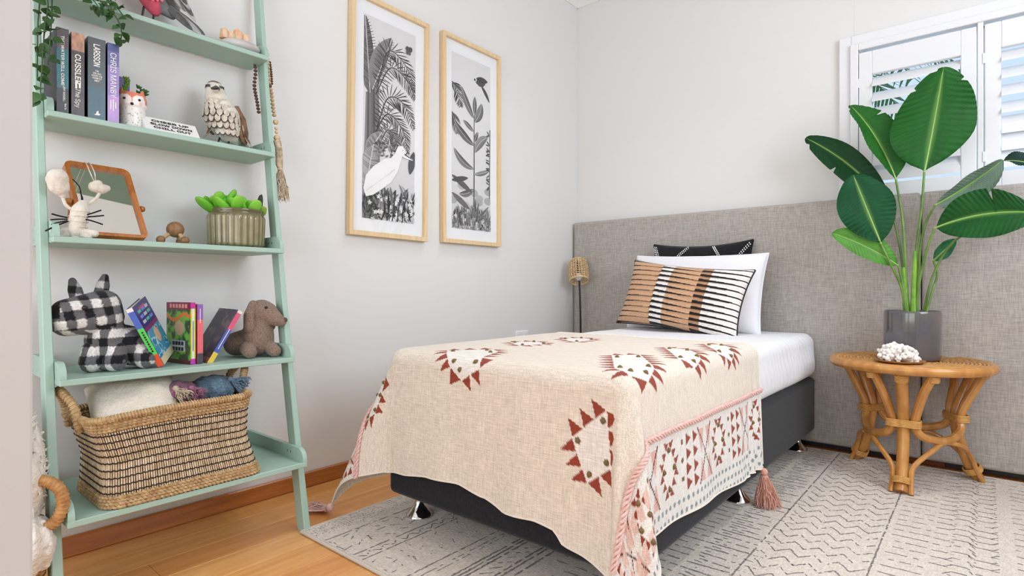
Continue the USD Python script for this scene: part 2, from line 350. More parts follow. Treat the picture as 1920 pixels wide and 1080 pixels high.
# ------------------------------------------------------------------ downlights
M_bulb = emit('downlight_glow', DOWN_COLOR, 6.0)
for k, (x, y) in enumerate(DOWNLIGHTS):
    t = thing('downlight', 'small round white cylinder downlight ' + ('above the bed', 'above the rattan side table', 'between the bed foot and the ladder shelf', 'above the rug, right of the bed foot')[k], 'ceiling light', (x, y, CEIL))
    th = np.linspace(0, np.pi, 9); obj('trim_ring', lathe([(.037, -.001), (.038, -.004), (.050, -.004), (.0520, -.001)], 32, (x, y, CEIL)), M_white, t)
    obj('baffle', lathe([(.054, 0), (.056, -.002), (.056, -.088), (.0545, -.090), (.053, -.088), (.053, -.001)], 32, (x, y, CEIL)), M_white, t)  # unseen shroud added to keep the beam off the upper walls
    obj('baffle_lining', lathe([(.0526, -.002), (.0526, -.086)], 32, (x, y, CEIL)), M_black, t)
    obj('lens', lathe([(0, -.0015), (.037, -.0015)], 32, (x, y, CEIL)), M_bulb, t)
    l = UsdLux.DiskLight.Define(stage, f'/World/lamp_light_{k}'); l.AddTranslateOp().Set(Gf.Vec3d(x, y, CEIL - .012)); l.CreateRadiusAttr(.036)
    l.CreateIntensityAttr(DOWN_POWER); l.CreateColorAttr(Gf.Vec3f(*DOWN_COLOR))

# power outlet on the left wall, just above the mattress
po = thing('power_outlet', 'white power outlet plate low on the left wall beside the mattress', 'power outlet', (0, -.60, .51))
obj('plate', cbox(0, .009, -.655, -.54, .475, .548, .003), M_white, po)
for yy in (-.63, -.565):
    obj('socket_slot', cat(cbox(.009, .0095, yy - .008, yy - .005, .505, .52, .0002), cbox(.009, .0095, yy + .005, yy + .008, .505, .52, .0002), cbox(.009, .0095, yy - .0015, yy + .0015, .49, .502, .0002)), M_black, po)
    obj('switch', cbox(.009, .0125, yy - .006, yy + .006, .527, .54, .001), M_white, po)
# ================================================================== rug
RX0, RX1, RY0, RY1, RZ = .385, 2.82, -2.204, -.085, .010
M_rug = weave('rug_pile', (196, 184, 172), (224, 214, 202), ('x', 'y'), 260, 60, .95, bump=.5, amt=.4, dist=.002)
M_rugline = weave('rug_dark_yarn', (84, 80, 78), (150, 144, 138), ('x', 'y'), 300, 90, .95, bump=.3)
rug = thing('rug', 'large pale grey woven rug with dark broken zigzag lines under the bed', 'rug', (RX0, RY0, 0))
obj('pile', cbox(RX0, RX1, RY0, RY1, .0005, RZ, .004), M_rug, rug)
M_rugedge = pm('rug_bound_edge', (200, 194, 182), .9, bump=(400, .4, .002))
obj('bound_edge', cat(*[tube([a, b], .0055, 8) for a, b in (((RX0, RY0, .006), (RX1, RY0, .006)), ((RX0, RY0, .006), (RX0, RY1, .006)), ((RX1, RY0, .006), (RX1, RY1, .006)), ((RX0, RY1, .006), (RX1, RY1, .006)))]), M_rugedge, rug)
rr = np.random.default_rng(11); SV, SF = [], []
def stroke(x0, y0, x1, y1, w=.0042, gap=.25, seg=.012, wob=.0008):
    L = math.hypot(x1 - x0, y1 - y0); n = max(1, int(L / seg)); d = np.array([x1 - x0, y1 - y0]) / L; s = np.array([-d[1], d[0]])
    for k in range(n):
        if rr.random() < gap: continue
        a = np.array([x0, y0]) + d * L * k / n + s * rr.normal(0, wob); b = np.array([x0, y0]) + d * L * (k + 1) / n + s * rr.normal(0, wob); ww = w * rr.uniform(.5, 1.0) / 2
        q = [a - s * ww, b - s * ww, b + s * ww, a + s * ww]
        if any(not (RX0 + .008 < p[0] < RX1 - .008 and RY0 + .008 < p[1] < RY1 - .004) for p in q): continue
        i = len(SV); SV.extend([(p[0], p[1], RZ + .0006) for p in q]); SF.extend([[i, i + 1, i + 2], [i, i + 2, i + 3]])
YA, YB = RY0 + .01, RY1 - .005
for x in (.51, .66, .705, .878, 1.557, 1.841): stroke(x, YA, x, YB, .006, .12)
for x in (.97, .985, 1.0, 1.06, 1.075, 1.10): stroke(x, YA, x, YB, .008, .08)
for x in (.92, .905): stroke(x, YA, x, YB, .004, .45)
for y in np.arange(YA, YB, .012):                                     # speckled border band on the left
    for x in np.arange(.395, .475, .012): stroke(x, y + rr.normal(0, .002), x + .006, y, .003, .35, .006)
for y in np.arange(YA, YB, .05):                                      # scribbled bands under the bed foot
    for x in np.arange(.53, .65, .042):
        a = rr.uniform(0, 3.14); stroke(x, y, x + .034 * math.cos(a), y + .034 * math.sin(a), .005, .3, .008)
    stroke(.672, y, .694, y + .024, .005, .3, .008); stroke(.694, y + .024, .672, y + .05, .005, .3, .008)
    for x in np.arange(.74, .86, .045):
        a = rr.uniform(0, 3.14); stroke(x, y, x + .026 * math.cos(a), y + .026 * math.sin(a), .004, .45, .008)
for y in np.arange(YA, YB, .040):                                     # short dashes beside the bed, sparse specks further out
    stroke(1.435 + rr.normal(0, .006), y, 1.535 + rr.normal(0, .012), y + rr.normal(0, .005), .007, .15)
    stroke(1.445 + rr.normal(0, .006), y + .02, 1.49 + rr.normal(0, .012), y + .02 + rr.normal(0, .005), .006, .3)
    stroke(1.26, y, 1.42, y, .006, .25); stroke(1.02, y, 1.045, y + .03, .005, .3); stroke(1.14, y, 1.24, y + .006, .005, .5)
    if rr.random() < .6: stroke(1.55, y, 1.575 + rr.uniform(0, .03), y + rr.normal(0, .004), .004, .4, .007)
for y in np.arange(YA, YB + .1, .064):                                # chevron band
    xs = np.linspace(1.574, 1.832, 9)
    for k in range(8):
        u0, u1 = ((.042, 0), (0, .042))[k % 2]; stroke(xs[k], y + u0, xs[k + 1], y + u1, .0052, .15, .009, .0012)
for i, y in enumerate(np.arange(YA, YB, .052)):                       # ladder and honeycomb band right of it
    stroke(1.86, y, 1.955, y + .006, .005, .22)
    for j, x in enumerate(np.arange(1.965, 2.12, .052)):
        o = .026 if j % 2 else 0; e = .026 if not j % 2 else 0
        stroke(x, y + o, x + .034, y + o + .003, .0055, .12); stroke(x + .034, y + o, x + .052, y + e, .0046, .2, .008); stroke(x + .034, y + o, x + .052, y + e - .026, .004, .45, .008)
    for x in np.arange(2.16, 2.78, .075): stroke(x, y + rr.normal(0, .004), x + .05, y + rr.normal(0, .004), .0048, .28)
obj('woven_pattern', (np.array(SV), np.array(SF)), M_rugline, rug, smooth=False, kind='stuff')

# ================================================================== headboards
M_linen = weave('grey_linen', (157, 150, 143), (189, 182, 174), ('x', 'z'), 330, 26, .95, bump=.4, amt=.4)
def headboard(x0, x1, label):
    t = thing('headboard', label, 'headboard', (x0, -.03, 0), 'grey upholstered headboards along the back wall')
    m = rbox((x1 - x0, .053, 1.194), .016, (30, 3, 20)); m.apply_translation(((x0 + x1) / 2, -.0445, .632)); obj('upholstered_panel', m, M_linen, t)
    obj('foot_batten', cat(cbox(x0 + .08, x1 - .08, -.034, -.026, .0105, .037, .002)), M_black, t)
headboard(.012, 1.868, 'long grey linen headboard panel behind the bed and lamp')
headboard(1.872, 2.90, 'grey linen headboard panel behind the potted plant, right of the seam')

# ================================================================== bed base and mattress
BX0, BX1, BY0, BY1 = .522, 1.447, -.078, -1.962
M_base = weave('charcoal_cloth', (21, 21, 25), (38, 39, 45), ('x', 'z'), 400, 40, .9, bump=.3)
bed = thing('bed_base', 'charcoal fabric single bed base on chrome feet', 'bed base', ((BX0 + BX1) / 2, -1.0, 0))
m = rbox((BX1 - BX0, BY0 - BY1, .262), .022, (10, 16, 5)); m.apply_translation(((BX0 + BX1) / 2, (BY0 + BY1) / 2, .230)); obj('upholstered_box', m, M_base, bed)
obj('top_seam', tube(np.array([(BX0 + .003, BY1 + .003, .343), (BX1 - .003, BY1 + .003, .343), (BX1 - .003, BY0 - .003, .343), (BX0 + .003, BY0 - .003, .343)]).repeat(1, 0), .0028, 6, closed=True), M_base, bed)
for fx in (BX0 + .062, BX1 - .062):
    for fy in (BY1 + .085, -1.02, BY0 - .085):
        obj('foot', lathe([(0, .0105), (.043, .0105), (.045, .014), (.043, .02), (.030, .033), (.017, .05), (.0125, .07), (.0125, .10), (0, .10)], 32, (fx, fy, 0)), M_chrome, bed)
M_sheet = pm('white_sheet', (232, 232, 236), .85, bump=(240, .15, .001), sheen=.1)
mat = thing('mattress', 'mattress in a white fitted sheet with gathered corner folds', 'mattress', ((BX0 + BX1) / 2, -1.0, .362))
m = rbox((.925, 1.876, .216), .045, (40, 300, 22)); v = m.vertices; c = np.array([(BX0 + BX1) / 2, -1.024, .470])
side = np.clip((np.abs(v[:, 0]) - .40) / .06, 0, 1); yy = v[:, 1]; zz = v[:, 2]
near = np.exp(-((yy - .66) / .30) ** 2); low = np.clip((.08 - zz) / .12, 0, 1)
rip = np.sin((yy + zz * .35) * 2 * np.pi / .046 + 1.6 * np.sin(yy * 23)) * (.0085 * near + .0006) * side * (.35 + .65 * low)
v[:, 0] += np.sign(v[:, 0]) * (rip + .006 * side * np.exp(-((zz + .02) / .05) ** 2)); v[:, 2] += .004 * (meshkit.noise(v * 6) - .5) * (zz > .05)
m.vertices = v + c; obj('fitted_sheet', m, M_sheet, mat, smooth=True)
obj('mattress_underside', cbox(BX0 + .03, BX1 - .03, BY1 + .03, BY0 - .03, .3615, .366, .001), M_sheet, mat)

# ================================================================== throw blanket
TR, TTOP = .05, .5935
TXL, TXR, TYF, TYH = BX0 - .006 + TR, BX1 + .007 - TR, BY1 - .008 + TR, -1.005
HL, HR = .475, .475
def hem_foot(p): return np.interp(p, [TXL - HL, TXL - .2, .547, .645, .752, .887, .986, 1.07, 1.174, 1.243, 1.268, 1.32, TXR, TXR + HR], [.445, .435, .44, .431, .413, .406, .422, .445, .438, .446, .476, .488, .515, .50])
def hem_side(p, q): return np.where(p > TXR + .3, (p - TXR - .3) / (HR - .3) * np.interp(q, [TYF - .1, TYF + .3, TYH], [-.055, -.035, 0.0]), 0.0)
def drape(p, q):
    p, q = np.broadcast_arrays(np.asarray(p, float), np.asarray(q, float))
    a = np.maximum(TYF - q, 0); left = p < (TXL + TXR) / 2
    b = np.where(left, np.maximum(TXL - p, 0), np.maximum(p - TXR, 0)); sx = np.where(left, -1.0, 1.0)
    rho = np.hypot(a, b) + 1e-9; th = np.arctan2(b, a); k = TR * np.pi / 2
    h = np.maximum(rho - k, 0); s = np.minimum(rho, k) / TR; cor = np.sin(2 * th) ** 2 * (a > 0) * (b > 0)
    tau = np.where(left, .06 + .40 * cor, .045 + .16 * cor)
    tau = np.where((a <= 0) & (b > 0) & left, .06 + .05 * np.exp(-(q - TYF) / .25), tau)
    hh = h / .4
    rip = np.where(cor > 0, np.where(left, .020 * np.sin(5.0 * th + .6), .030 * np.sin(6.6 * th + .2)) * cor, 0)
    rip = rip + np.where((b <= 0) & (a > 0), .006 * np.sin(p * 17 + 1.0) + .003 * np.sin(p * 41), 0)
    rip = rip + np.where((a <= 0) & (b > 0), .006 * np.sin(q * 19 + .4) + .008 * np.exp(-((q + 1.08) / .1) ** 2) * np.sin(q * 95), 0)
    out = TR * np.sin(s) + h * np.sin(tau) + rip * np.minimum(hh, 1.3); down = TR * (1 - np.cos(s)) + h * np.cos(tau)
    az = np.where(left & (cor > 0), (np.pi / 2) * np.clip(th / (np.pi / 2), 0, 1) ** .62, th - .12 * np.sin(4 * th) * (cor > 0))
    z = TTOP - down; under = np.maximum(.0165 - z, 0); z = np.maximum(z, .0165) + .004 * (under > 0) * np.sin(under * 60); out = out + under
    x = np.clip(p, TXL, TXR) + sx * out * np.sin(az); y = np.maximum(q, TYF) - out * np.cos(az) * (a > 0)
    flat = (a <= 0) & (b <= 0)
    z = z + .0035 * (meshkit.noise(np.stack([p * 7, q * 7, 0 * p], -1)) - .3) * np.exp(-rho / .05)
    return np.stack([x, y, z], -1)
def drape_n(p, q, e=.004):
    d = lambda dp, dq: drape(np.asarray(p) + dp, np.asarray(q) + dq)
    n = np.cross(d(e, 0) - d(-e, 0), d(0, e) - d(0, -e)); return n / (np.linalg.norm(n, axis=-1, keepdims=True) + 1e-12)
NP, NQ = 500, 392
pp = np.linspace(TXL - HL, TXR + HR, NP); w01 = np.linspace(0, 1, NQ)
PG = np.repeat(pp[:, None], NQ, 1); QG = TYH + (TYF - hem_foot(pp)[:, None] - TYH) * w01[None, :]
PG = PG + hem_side(PG, QG)
Pos = drape(PG, QG)
# ---- the woven and appliqued pattern, in cloth coordinates
RUST, CREAM, PALE = lin((150, 66, 48)), lin((232, 220, 205)), lin((240, 234, 226))
tint = np.tile(CREAM, (NP, NQ, 1)); WHITE = lin((234, 229, 222)); PINK = lin((224, 178, 164)); OLIVE = lin((122, 98, 56)); GREY = lin((138, 150, 152)); STITCH = lin((96, 48, 44))
def tri_in(A, B, C):
    def e(u, v): return (v[0] - u[0]) * (QG - u[1]) - (v[1] - u[1]) * (PG - u[0])
    s1, s2, s3 = e(A, B), e(B, C), e(C, A); return ((s1 >= 0) & (s2 >= 0) & (s3 >= 0)) | ((s1 <= 0) & (s2 <= 0) & (s3 <= 0))
def fill_poly(pts, col):
    c = np.mean(pts, 0)
    for i in range(len(pts)): tint[tri_in(pts[i], pts[(i + 1) % len(pts)], c)] = col
def dot(c, r, col): tint[(PG - c[0]) ** 2 + (QG - c[1]) ** 2 < r * r] = col
KNOTS = []
def motif(quad, teeth=3, h=.042, knots=True, col=RUST, inner=PALE):
    quad = [np.asarray(q, float) for q in quad]; c = np.mean(quad, 0); fill_poly(quad, inner)
    for i in range(len(quad)):
        A, B = quad[i], quad[(i + 1) % len(quad)]; n = np.array([-(B - A)[1], (B - A)[0]]); n /= np.linalg.norm(n)
        if n @ ((A + B) / 2 - c) < 0: n = -n
        k = max(1, int(round(np.linalg.norm(B - A) / (h * 1.05)))) if teeth is None else teeth
        for j in range(k):
            s0, s1 = (j + .06) / k, (j + .94) / k; tint[tri_in(A + (B - A) * s0, A + (B - A) * s1, A + (B - A) * (s0 + s1) / 2 + n * h)] = col
    if knots:
        for q in quad: KNOTS.append(c + (q - c) * .72)
def ftop(px, py): w = at(px, py, Z=.597); return (w[0], w[1])
def ffoot(px, py): w = at(px, py, Y=-1.985); return (w[0], TYF - (TTOP - w[2] + .0285))
# right band
band = PG > TXR + .205; tint[band] = WHITE
lband = PG < TXL - .205; tint[lband] = WHITE
def band_motifs(side):
    e = TXR if side > 0 else TXL
    for k, q0 in enumerate(np.arange(-1.075, TYF - .5, -.118)):
        f = lambda b, dq: (e + side * b, q0 + dq)
        if k % 3 == 0: motif([f(.225, 0), f(.295, .045), f(.365, 0), f(.295, -.045)], 3, .026)
        elif k % 3 == 1:
            for d in (.03, -.03):
                fill_poly([f(.225, d - .022), f(.225, d + .022), f(.30, d)], PINK); fill_poly([f(.375, d - .022), f(.375, d + .022), f(.305, d)], PINK)
            for s in np.linspace(0, 1, 11):
                for dd in (-1, 1): dot(f(.222 + .075 * s, dd * .05 * (1 - s)), .0038, STITCH); dot(f(.30 + .075 * s, dd * .05 * s), .0038, STITCH)
        else:
            for d in (.032, -.012):
                for j in range(4): b0 = .22 + .04 * j; tint[tri_in(f(b0, d), f(b0 + .036, d), f(b0 + .018, d + .03))] = RUST
            for j in range(3): dot(f(.24 + .05 * j, -.035), .007, OLIVE)
    for j, b in enumerate((.395, .425, .452)):
        for q in np.arange(TYH - .02, TYF - .52, -.027): dot((e + side * b, q + (.0135 if j % 2 else 0)), .0068, GREY)
band_motifs(1); band_motifs(-1)
for q in np.arange(TYF - .05, TYF - .5, -.05):                       # pink darned patches near the corner
    for b in (.24, .32): fill_poly([(TXR + b, q), (TXR + b + .05, q - .01), (TXR + b + .04, q - .04), (TXR + b + .005, q - .035)], lin((228, 196, 182)))
MOTIFS = [
    [(.720, -1.872), (.821, -1.754), (.885, -1.80), (.959, -1.978), (.887, -2.021), (.837, -1.985)],
    [(1.387, -2.037), (1.403, -2.175), (1.334, -2.229), (1.286, -2.121)],
    [(1.217, -1.655), (1.278, -1.589), (1.427, -1.797), (1.459, -1.877), (1.430, -1.938), (1.363, -1.892)],
    [(1.230, -1.318), (1.326, -1.339), (1.435, -1.499), (1.459, -1.585), (1.408, -1.603)],
    [(1.302, -1.137), (1.355, -1.113), (1.440, -1.221), (1.470, -1.287), (1.430, -1.350)],
    [(.768, -1.291), (.805, -1.183), (.903, -1.232), (.898, -1.370)],
    [(.717, -1.549), (.765, -1.447), (.856, -1.483), (.826, -1.619)],
    [(.505, -2.03), (.492, -2.09), (.457, -2.155), (.375, -2.165), (.42, -2.06)],
]
for mo in MOTIFS: motif(mo, None, .044)
for k in KNOTS: dot(k, .0085, OLIVE)
M_throw = weave('throw_cotton', None, None, ('x', 'z'), 380, 24, .95, tint=True, bump=.5, amt=.22, dist=.0018)
thr = thing('throw_blanket', 'cream woven throw with rust triangle motifs and pink tassels over the foot of the bed', 'throw blanket', ((TXL + TXR) / 2, -1.5, TTOP))
obj('cloth', surf(Pos, flip=True), M_throw, thr, smooth=True, tint=tint.reshape(-1, 3))
sub = (slice(None, None, 6), slice(None, None, 6)); Nn = drape_n(PG[sub], QG[sub])
Nn = np.where((Nn[..., 2:] < -.2), -Nn, Nn)
lin_in = Pos[sub] - Nn * .0022; lin_in[..., 2] = np.maximum(lin_in[..., 2], .0135)
obj('lining', surf(lin_in), M_throw, thr, smooth=True, tint=lin((228, 216, 198)))
edge = np.vstack([Pos[:, -1], Pos[::-1, 0][:0]]); M_hem = pm('cream_hem', (232, 222, 208), .9, bump=(300, .4, .002))
obj('hem', cat(tube(Pos[::4, -1], .0028, 6), tube(Pos[0, ::4], .0028, 6), tube(Pos[-1, ::4], .0028, 6), tube(Pos[::4, 0], .0028, 6)), M_hem, thr)
M_pinkyarn = pm('pink_yarn', (234, 204, 196), .95, noise=(120, (218, 172, 162)), bump=(300, .4, .002))
for side in (1, -1):                                                   # plaited pink braid along each side
    q = np.linspace(TYH + .005, TYF - .44, 420); e = (TXR + .195) if side > 0 else (TXL - .195); B = drape(np.full_like(q, e), q); N = drape_n(np.full_like(q, e), q)
    o = np.where((N @ np.array([0, 0, 1.0]) < -.3)[:, None], -N, N); T, A_, B_ = frames(B); S = np.cross(T, o); ph = np.arange(420) * .42
    obj('braid', cat(*[tube(B + o * (.005 + .003 * np.cos(ph + f))[:, None] + S * (.0055 * np.sin(ph + f))[:, None], .0040, 6) for f in (0, 2.09, 4.19)]), M_pinkyarn, thr)
KP = np.array(KNOTS); KB = drape(KP[:, 0], KP[:, 1]); obj('knots', cat(*[ball(b, .0065, 1) for b in KB]), pm('olive_knots', (120, 98, 60), .9), thr, kind='stuff')
def tassel(parent, top, direction, length, spread, mt, n=90, seed=3, head=.014, name='tassel'):
    r = np.random.default_rng(seed); d = unit(direction); a = unit(np.cross(d, [.3, .2, .9] if abs(d[2]) < .9 else [1, .1, 0])); b = np.cross(d, a); top = np.asarray(top, float)
    hd = obj(name, cat(ball(top + d * head * .9, head, 2), tube([top + d * head * 1.7, top + d * head * 2.3], head * .85, 10)), mt, parent)
    S = []
    for k in range(n):
        an, rad = r.uniform(0, 6.283), math.sqrt(r.random()); u = a * math.cos(an) + b * math.sin(an); L = length * r.uniform(.86, 1.04)
        w = np.cross(d, u) * r.normal(0, .006)
        P = [top + d * head * 1.8 + u * rad * head * .75, top + d * (head * 1.8 + L * .35) + u * rad * (head + spread * .35) + w, top + d * (head * 1.8 + L * .7) + u * rad * (head * .9 + spread * .8) - w, top + d * (head * 1.8 + L) + u * rad * (head * .9 + spread)]
        P = spline(P, 7); P[:, 2] = np.maximum(P[:, 2], .0135); S.append(tube(P, .0011, 4))
    obj('strands', cat(*S), mt, hd, kind='stuff')
M_tas = pm('dusty_pink_tassel', (226, 178, 160), .95, noise=(160, (206, 142, 122)))
tip = Pos[-1, 3]; tassel(thr, tip + np.array([.006, 0, -.002]), (.12, -.02, -1), .115, .035, M_tas, 150, 4)
tipL = Pos[0, -1]; tassel(thr, tipL + np.array([.004, .002, .000]), (-.88, -.2, -.38), .085, .03, M_pinkyarn, 140, 5)
tipR = Pos[-1, -1]; tassel(thr, tipR + np.array([-.002, .002, .004]), (.5, -.8, -.05), .09, .03, M_tas, 110, 6)
# ================================================================== pillows
def cushion(w, h, t, nu=90, nv=70, pinch=.05, seed=0, sag=.0):
    """two-sided stuffed cushion in local x (width), y (height), z (thickness); returns mesh, u, v, front flag"""
    s = lambda n: np.sin(np.linspace(-np.pi / 2, np.pi / 2, n)) * .55 + np.linspace(-1, 1, n) * .45
    U, V = np.meshgrid(s(nu), s(nv), indexing='ij')
    prof = (np.maximum(1 - np.abs(U) ** 2.6, 0) * np.maximum(1 - np.abs(V) ** 2.6, 0)) ** .42
    x = U * w / 2 * (1 - pinch * (1 - V ** 2) * np.abs(U) ** 3); y = V * h / 2 * (1 - pinch * 1.5 * (1 - U ** 2) * np.abs(V) ** 3)
    nz = meshkit.noise(np.stack([U * 2.2 + seed, V * 2.2, 0 * U + seed], -1)) - .5 + .35 * (meshkit.fbm(np.stack([U * 5 + V * 2 + seed, V * 6, 0 * U + seed], -1), 3) - .5)
    y = y - sag * (1 - V) * .5 * (1 - U ** 2) * h * .1
    F = np.stack([x, y, t / 2 * prof * (1 + .16 * nz)], -1); B = np.stack([x, y, -t / 2 * prof * (1 - .1 * nz)], -1)
    fm, bm = surf(F, flip=False), surf(B, flip=True); m = cat(fm, bm)
    return m, np.concatenate([U.ravel(), U.ravel()]), np.concatenate([V.ravel(), V.ravel()]), np.r_[np.ones(U.size, bool), np.zeros(U.size, bool)], F, B
def lean(bottom, top, right):
    """frame for a cushion leaning from its bottom centre to its top centre"""
    ay = unit(np.asarray(top, float) - bottom); ax = unit(np.asarray(right, float) - ay * (ay @ right)); return (np.asarray(bottom, float) + top) / 2, ax, ay
# white pillow
o, ax, ay = lean((.895, -.305, .582), (.905, -.205, .972), (1, -.02, .02))
m, U, V, fr, F, B = cushion(.73, .42, .17, pinch=.045, seed=3)
wp = thing('pillow', 'plain white pillow standing between the black cushion and the striped cushion', 'pillow', o)
obj('pillow_cover', place(m, o, ax, ay), M_sheet, wp, smooth=True)
edge = np.vstack([F[:, 0], F[-1, 1:], F[::-1, -1][1:], F[0, ::-1][1:-1]]); obj('seam', place(tube(edge[::2], .0025, 6, closed=True), o, ax, ay), M_sheet, wp)
# black cushion with white stitched zigzag lines
o, ax, ay = lean((.885, -.165, .588), (.885, -.112, 1.052), (1, 0, -.012))
m, U, V, fr, F, B = cushion(.56, .47, .10, 150, 130, pinch=.075, seed=9)
bc = thing('cushion', 'black square cushion with white stitched zigzag lines, hindmost on the bed', 'cushion', o)
M_blackcloth = weave('black_cotton', (16, 16, 18), (34, 34, 38), ('x', 'z'), 420, 50, .95, bump=.3)
obj('cover', place(m, o, ax, ay), M_blackcloth, bc, smooth=True)
from scipy.interpolate import RegularGridInterpolator
ug = np.sin(np.linspace(-np.pi / 2, np.pi / 2, 150)) * .55 + np.linspace(-1, 1, 150) * .45; vg = np.sin(np.linspace(-np.pi / 2, np.pi / 2, 130)) * .55 + np.linspace(-1, 1, 130) * .45
fi = RegularGridInterpolator((ug, vg), F); ST = []
for x0, y0, x1, y1 in [(-.95, .95, -.62, -.2), (-.62, .35, -.2, .95), (-.2, -.2, .1, .62), (.1, .62, .45, -.2), (.28, .95, .62, .2), (.55, .2, .97, .93), (-.97, .9, -.8, .2), (-.62, .35, -.9, -.2), (.62, .2, .3, -.5)]:
    n = int(math.hypot((x1 - x0) * .28, (y1 - y0) * .235) / .011)
    for k in range(n):
        q = (k + .5) / n; c = fi([(x0 + (x1 - x0) * q, y0 + (y1 - y0) * q)])[0]; d = np.array([(x1 - x0) * .28, (y1 - y0) * .235, 0]); d /= np.linalg.norm(d)
        for sgn in (1, -1):
            e = np.array([-d[1], d[0], 0]) * sgn * .0045; ST.append(ball(c + e + d * .002 * sgn + [0, 0, .0012], .0036, 1, (1, 1, .6)))
obj('white_stitching', place(cat(*ST), o, ax, ay), M_white_ink, bc, kind='stuff')
edge = np.vstack([F[:, 0], F[-1, 1:], F[::-1, -1][1:], F[0, ::-1][1:-1]]); obj('seam', place(tube(edge[::3], .003, 6, closed=True), o, ax, ay), M_blackcloth, bc)
# striped lumbar cushion with black piping
o, ax, ay = lean((.882, -.475, .585), (.925, -.355, .912), (1, -.035, -.005))
m, U, V, fr, F, B = cushion(.66, .365, .155, 260, 220, pinch=.075, seed=5)
TAN, TAN2, WHT, BLK = lin((205, 163, 128)), lin((186, 140, 104)), lin((238, 232, 226)), lin((30, 27, 26))
edges_u = [-1.01, -.36, -.16, .30, .46, 1.01]; cols = [TAN, WHT, TAN, TAN2, WHT]
col = np.zeros((len(U), 3)); blk = np.zeros(len(U), bool)
for a, b, c in zip(edges_u[:-1], edges_u[1:], cols): col[(U >= a) & (U < b)] = c
fold = V * 6.2 + .10 * np.sin(U * 2.5) + .25; fr_ = fold - np.floor(fold)
bounds = [(-1.01, -.36, .16, .34), (-.36, .30, .50, .03), (.30, 1.01, .52, .16)]
for a, b, w0, w1 in bounds:
    s = np.clip((U - a) / (b - a), 0, 1); wdt = w0 + (w1 - w0) * s if a > -1 else .30 * np.exp(-3.0 * s) + .03 + .10 * (s > .97)
    blk |= (U >= a) & (U < b) & (fr_ < wdt)
col[blk] = BLK; col[~fr] = lin((206, 170, 138))
v = m.vertices; v[:, 2] += np.where(fr, (.5 - fr_) * .006 * np.clip(1 - np.abs(V) ** 4, 0, 1) * np.clip(1 - np.abs(U) ** 6, 0, 1), 0); m.vertices = v
sc = thing('cushion', 'tan, white and black pleated striped lumbar cushion with black piping, foremost on the bed', 'cushion', o)
obj('cover', place(m, o, ax, ay), M_clothtint, sc, smooth=True, tint=col)
edge = np.vstack([F[:, 0], F[-1, 1:], F[::-1, -1][1:], F[0, ::-1][1:-1]]); obj('piping', place(tube(edge[::4], .0045, 8, closed=True), o, ax, ay), M_black, sc)
loop = spline([(.30, -.175, .0), (.318, -.168, .012), (.335, -.178, .014), (.33, -.19, .008)], 14); obj('piping_tail', place(tube(loop, .0035, 6), o, ax, ay), M_black, sc)

# ================================================================== rattan lamp behind the bed
LX, LY = .128, -.165
lp = thing('floor_lamp', 'small black stemmed lamp with a woven rattan shade in the corner beside the headboard', 'lamp', (LX, LY, 0))
M_cane = pm('pale_cane', (230, 202, 156), .55, noise=(60, (206, 170, 118)))
obj('base', lathe([(0, 0), (.085, 0), (.088, .004), (.085, .012), (.02, .018), (.008, .03), (0, .03)], 36, (LX, LY, 0)), M_black, lp)
obj('stem', tube(spline([(LX, LY, .02), (LX + .004, LY, .5), (LX - .004, LY, .80), (LX - .008, LY, .846)], 20), .006, 10), M_black, lp)
axis = unit((-.30, .34, .88)); c0 = np.array([LX + .012, LY - .030, .846]); e1 = unit(np.cross([0, 1, 0], axis)); e2 = np.cross(axis, e1)
def ring(h, r, n=40): th = np.arange(n) * 2 * np.pi / n; return c0 + axis * h + r * (np.cos(th)[:, None] * e1 + np.sin(th)[:, None] * e2)
prof = [(0, .058), (.03, .061), (.09, .060), (.125, .056), (.142, .048), (.150, .030)]
hs, rs = np.array(prof).T
sh = obj('shade', cat(*[tube(ring(h, np.interp(h, hs, rs) + .001), .0024, 6, closed=True) for h in np.linspace(.008, .146, 12)]), M_cane, lp)
S = []
for k in range(22):
    a = k * 2 * np.pi / 22; hh = np.linspace(0, .152, 16); r = np.interp(hh, hs, rs) + .0015 * np.where(np.arange(16) % 2, 1, -1)
    S.append(tube(c0 + axis * hh[:, None] + r[:, None] * (math.cos(a) * e1 + math.sin(a) * e2), .0021, 5))
obj('cane_staves', cat(*S), M_cane, sh)
obj('shade_rim', cat(tube(ring(0, .058), .0042, 8, closed=True), tube(ring(.15, .03), .004, 8, closed=True)), M_cane, sh)
obj('socket', place(lathe([(0, .05), (.012, .05), (.012, .13), (0, .13)], 20), c0, e1, e2, axis), M_black, lp)
obj('light_bulb', place(lathe([(0, .004), (.012, .006), (.021, .016), (.023, .027), (.018, .04), (.011, .052), (0, .052)], 24), c0, e1, e2, axis), pm('pearl_bulb', (230, 236, 238), .15, coat=.5), lp)
obj('shade_bracket', cat(tube([c0 + axis * .13, c0 + axis * .15], .003, 6), tube(spline([(LX - .008, LY, .84), (LX - .010, LY - .002, .88), c0 + axis * .09], 10), .0045, 8)), M_black, lp)

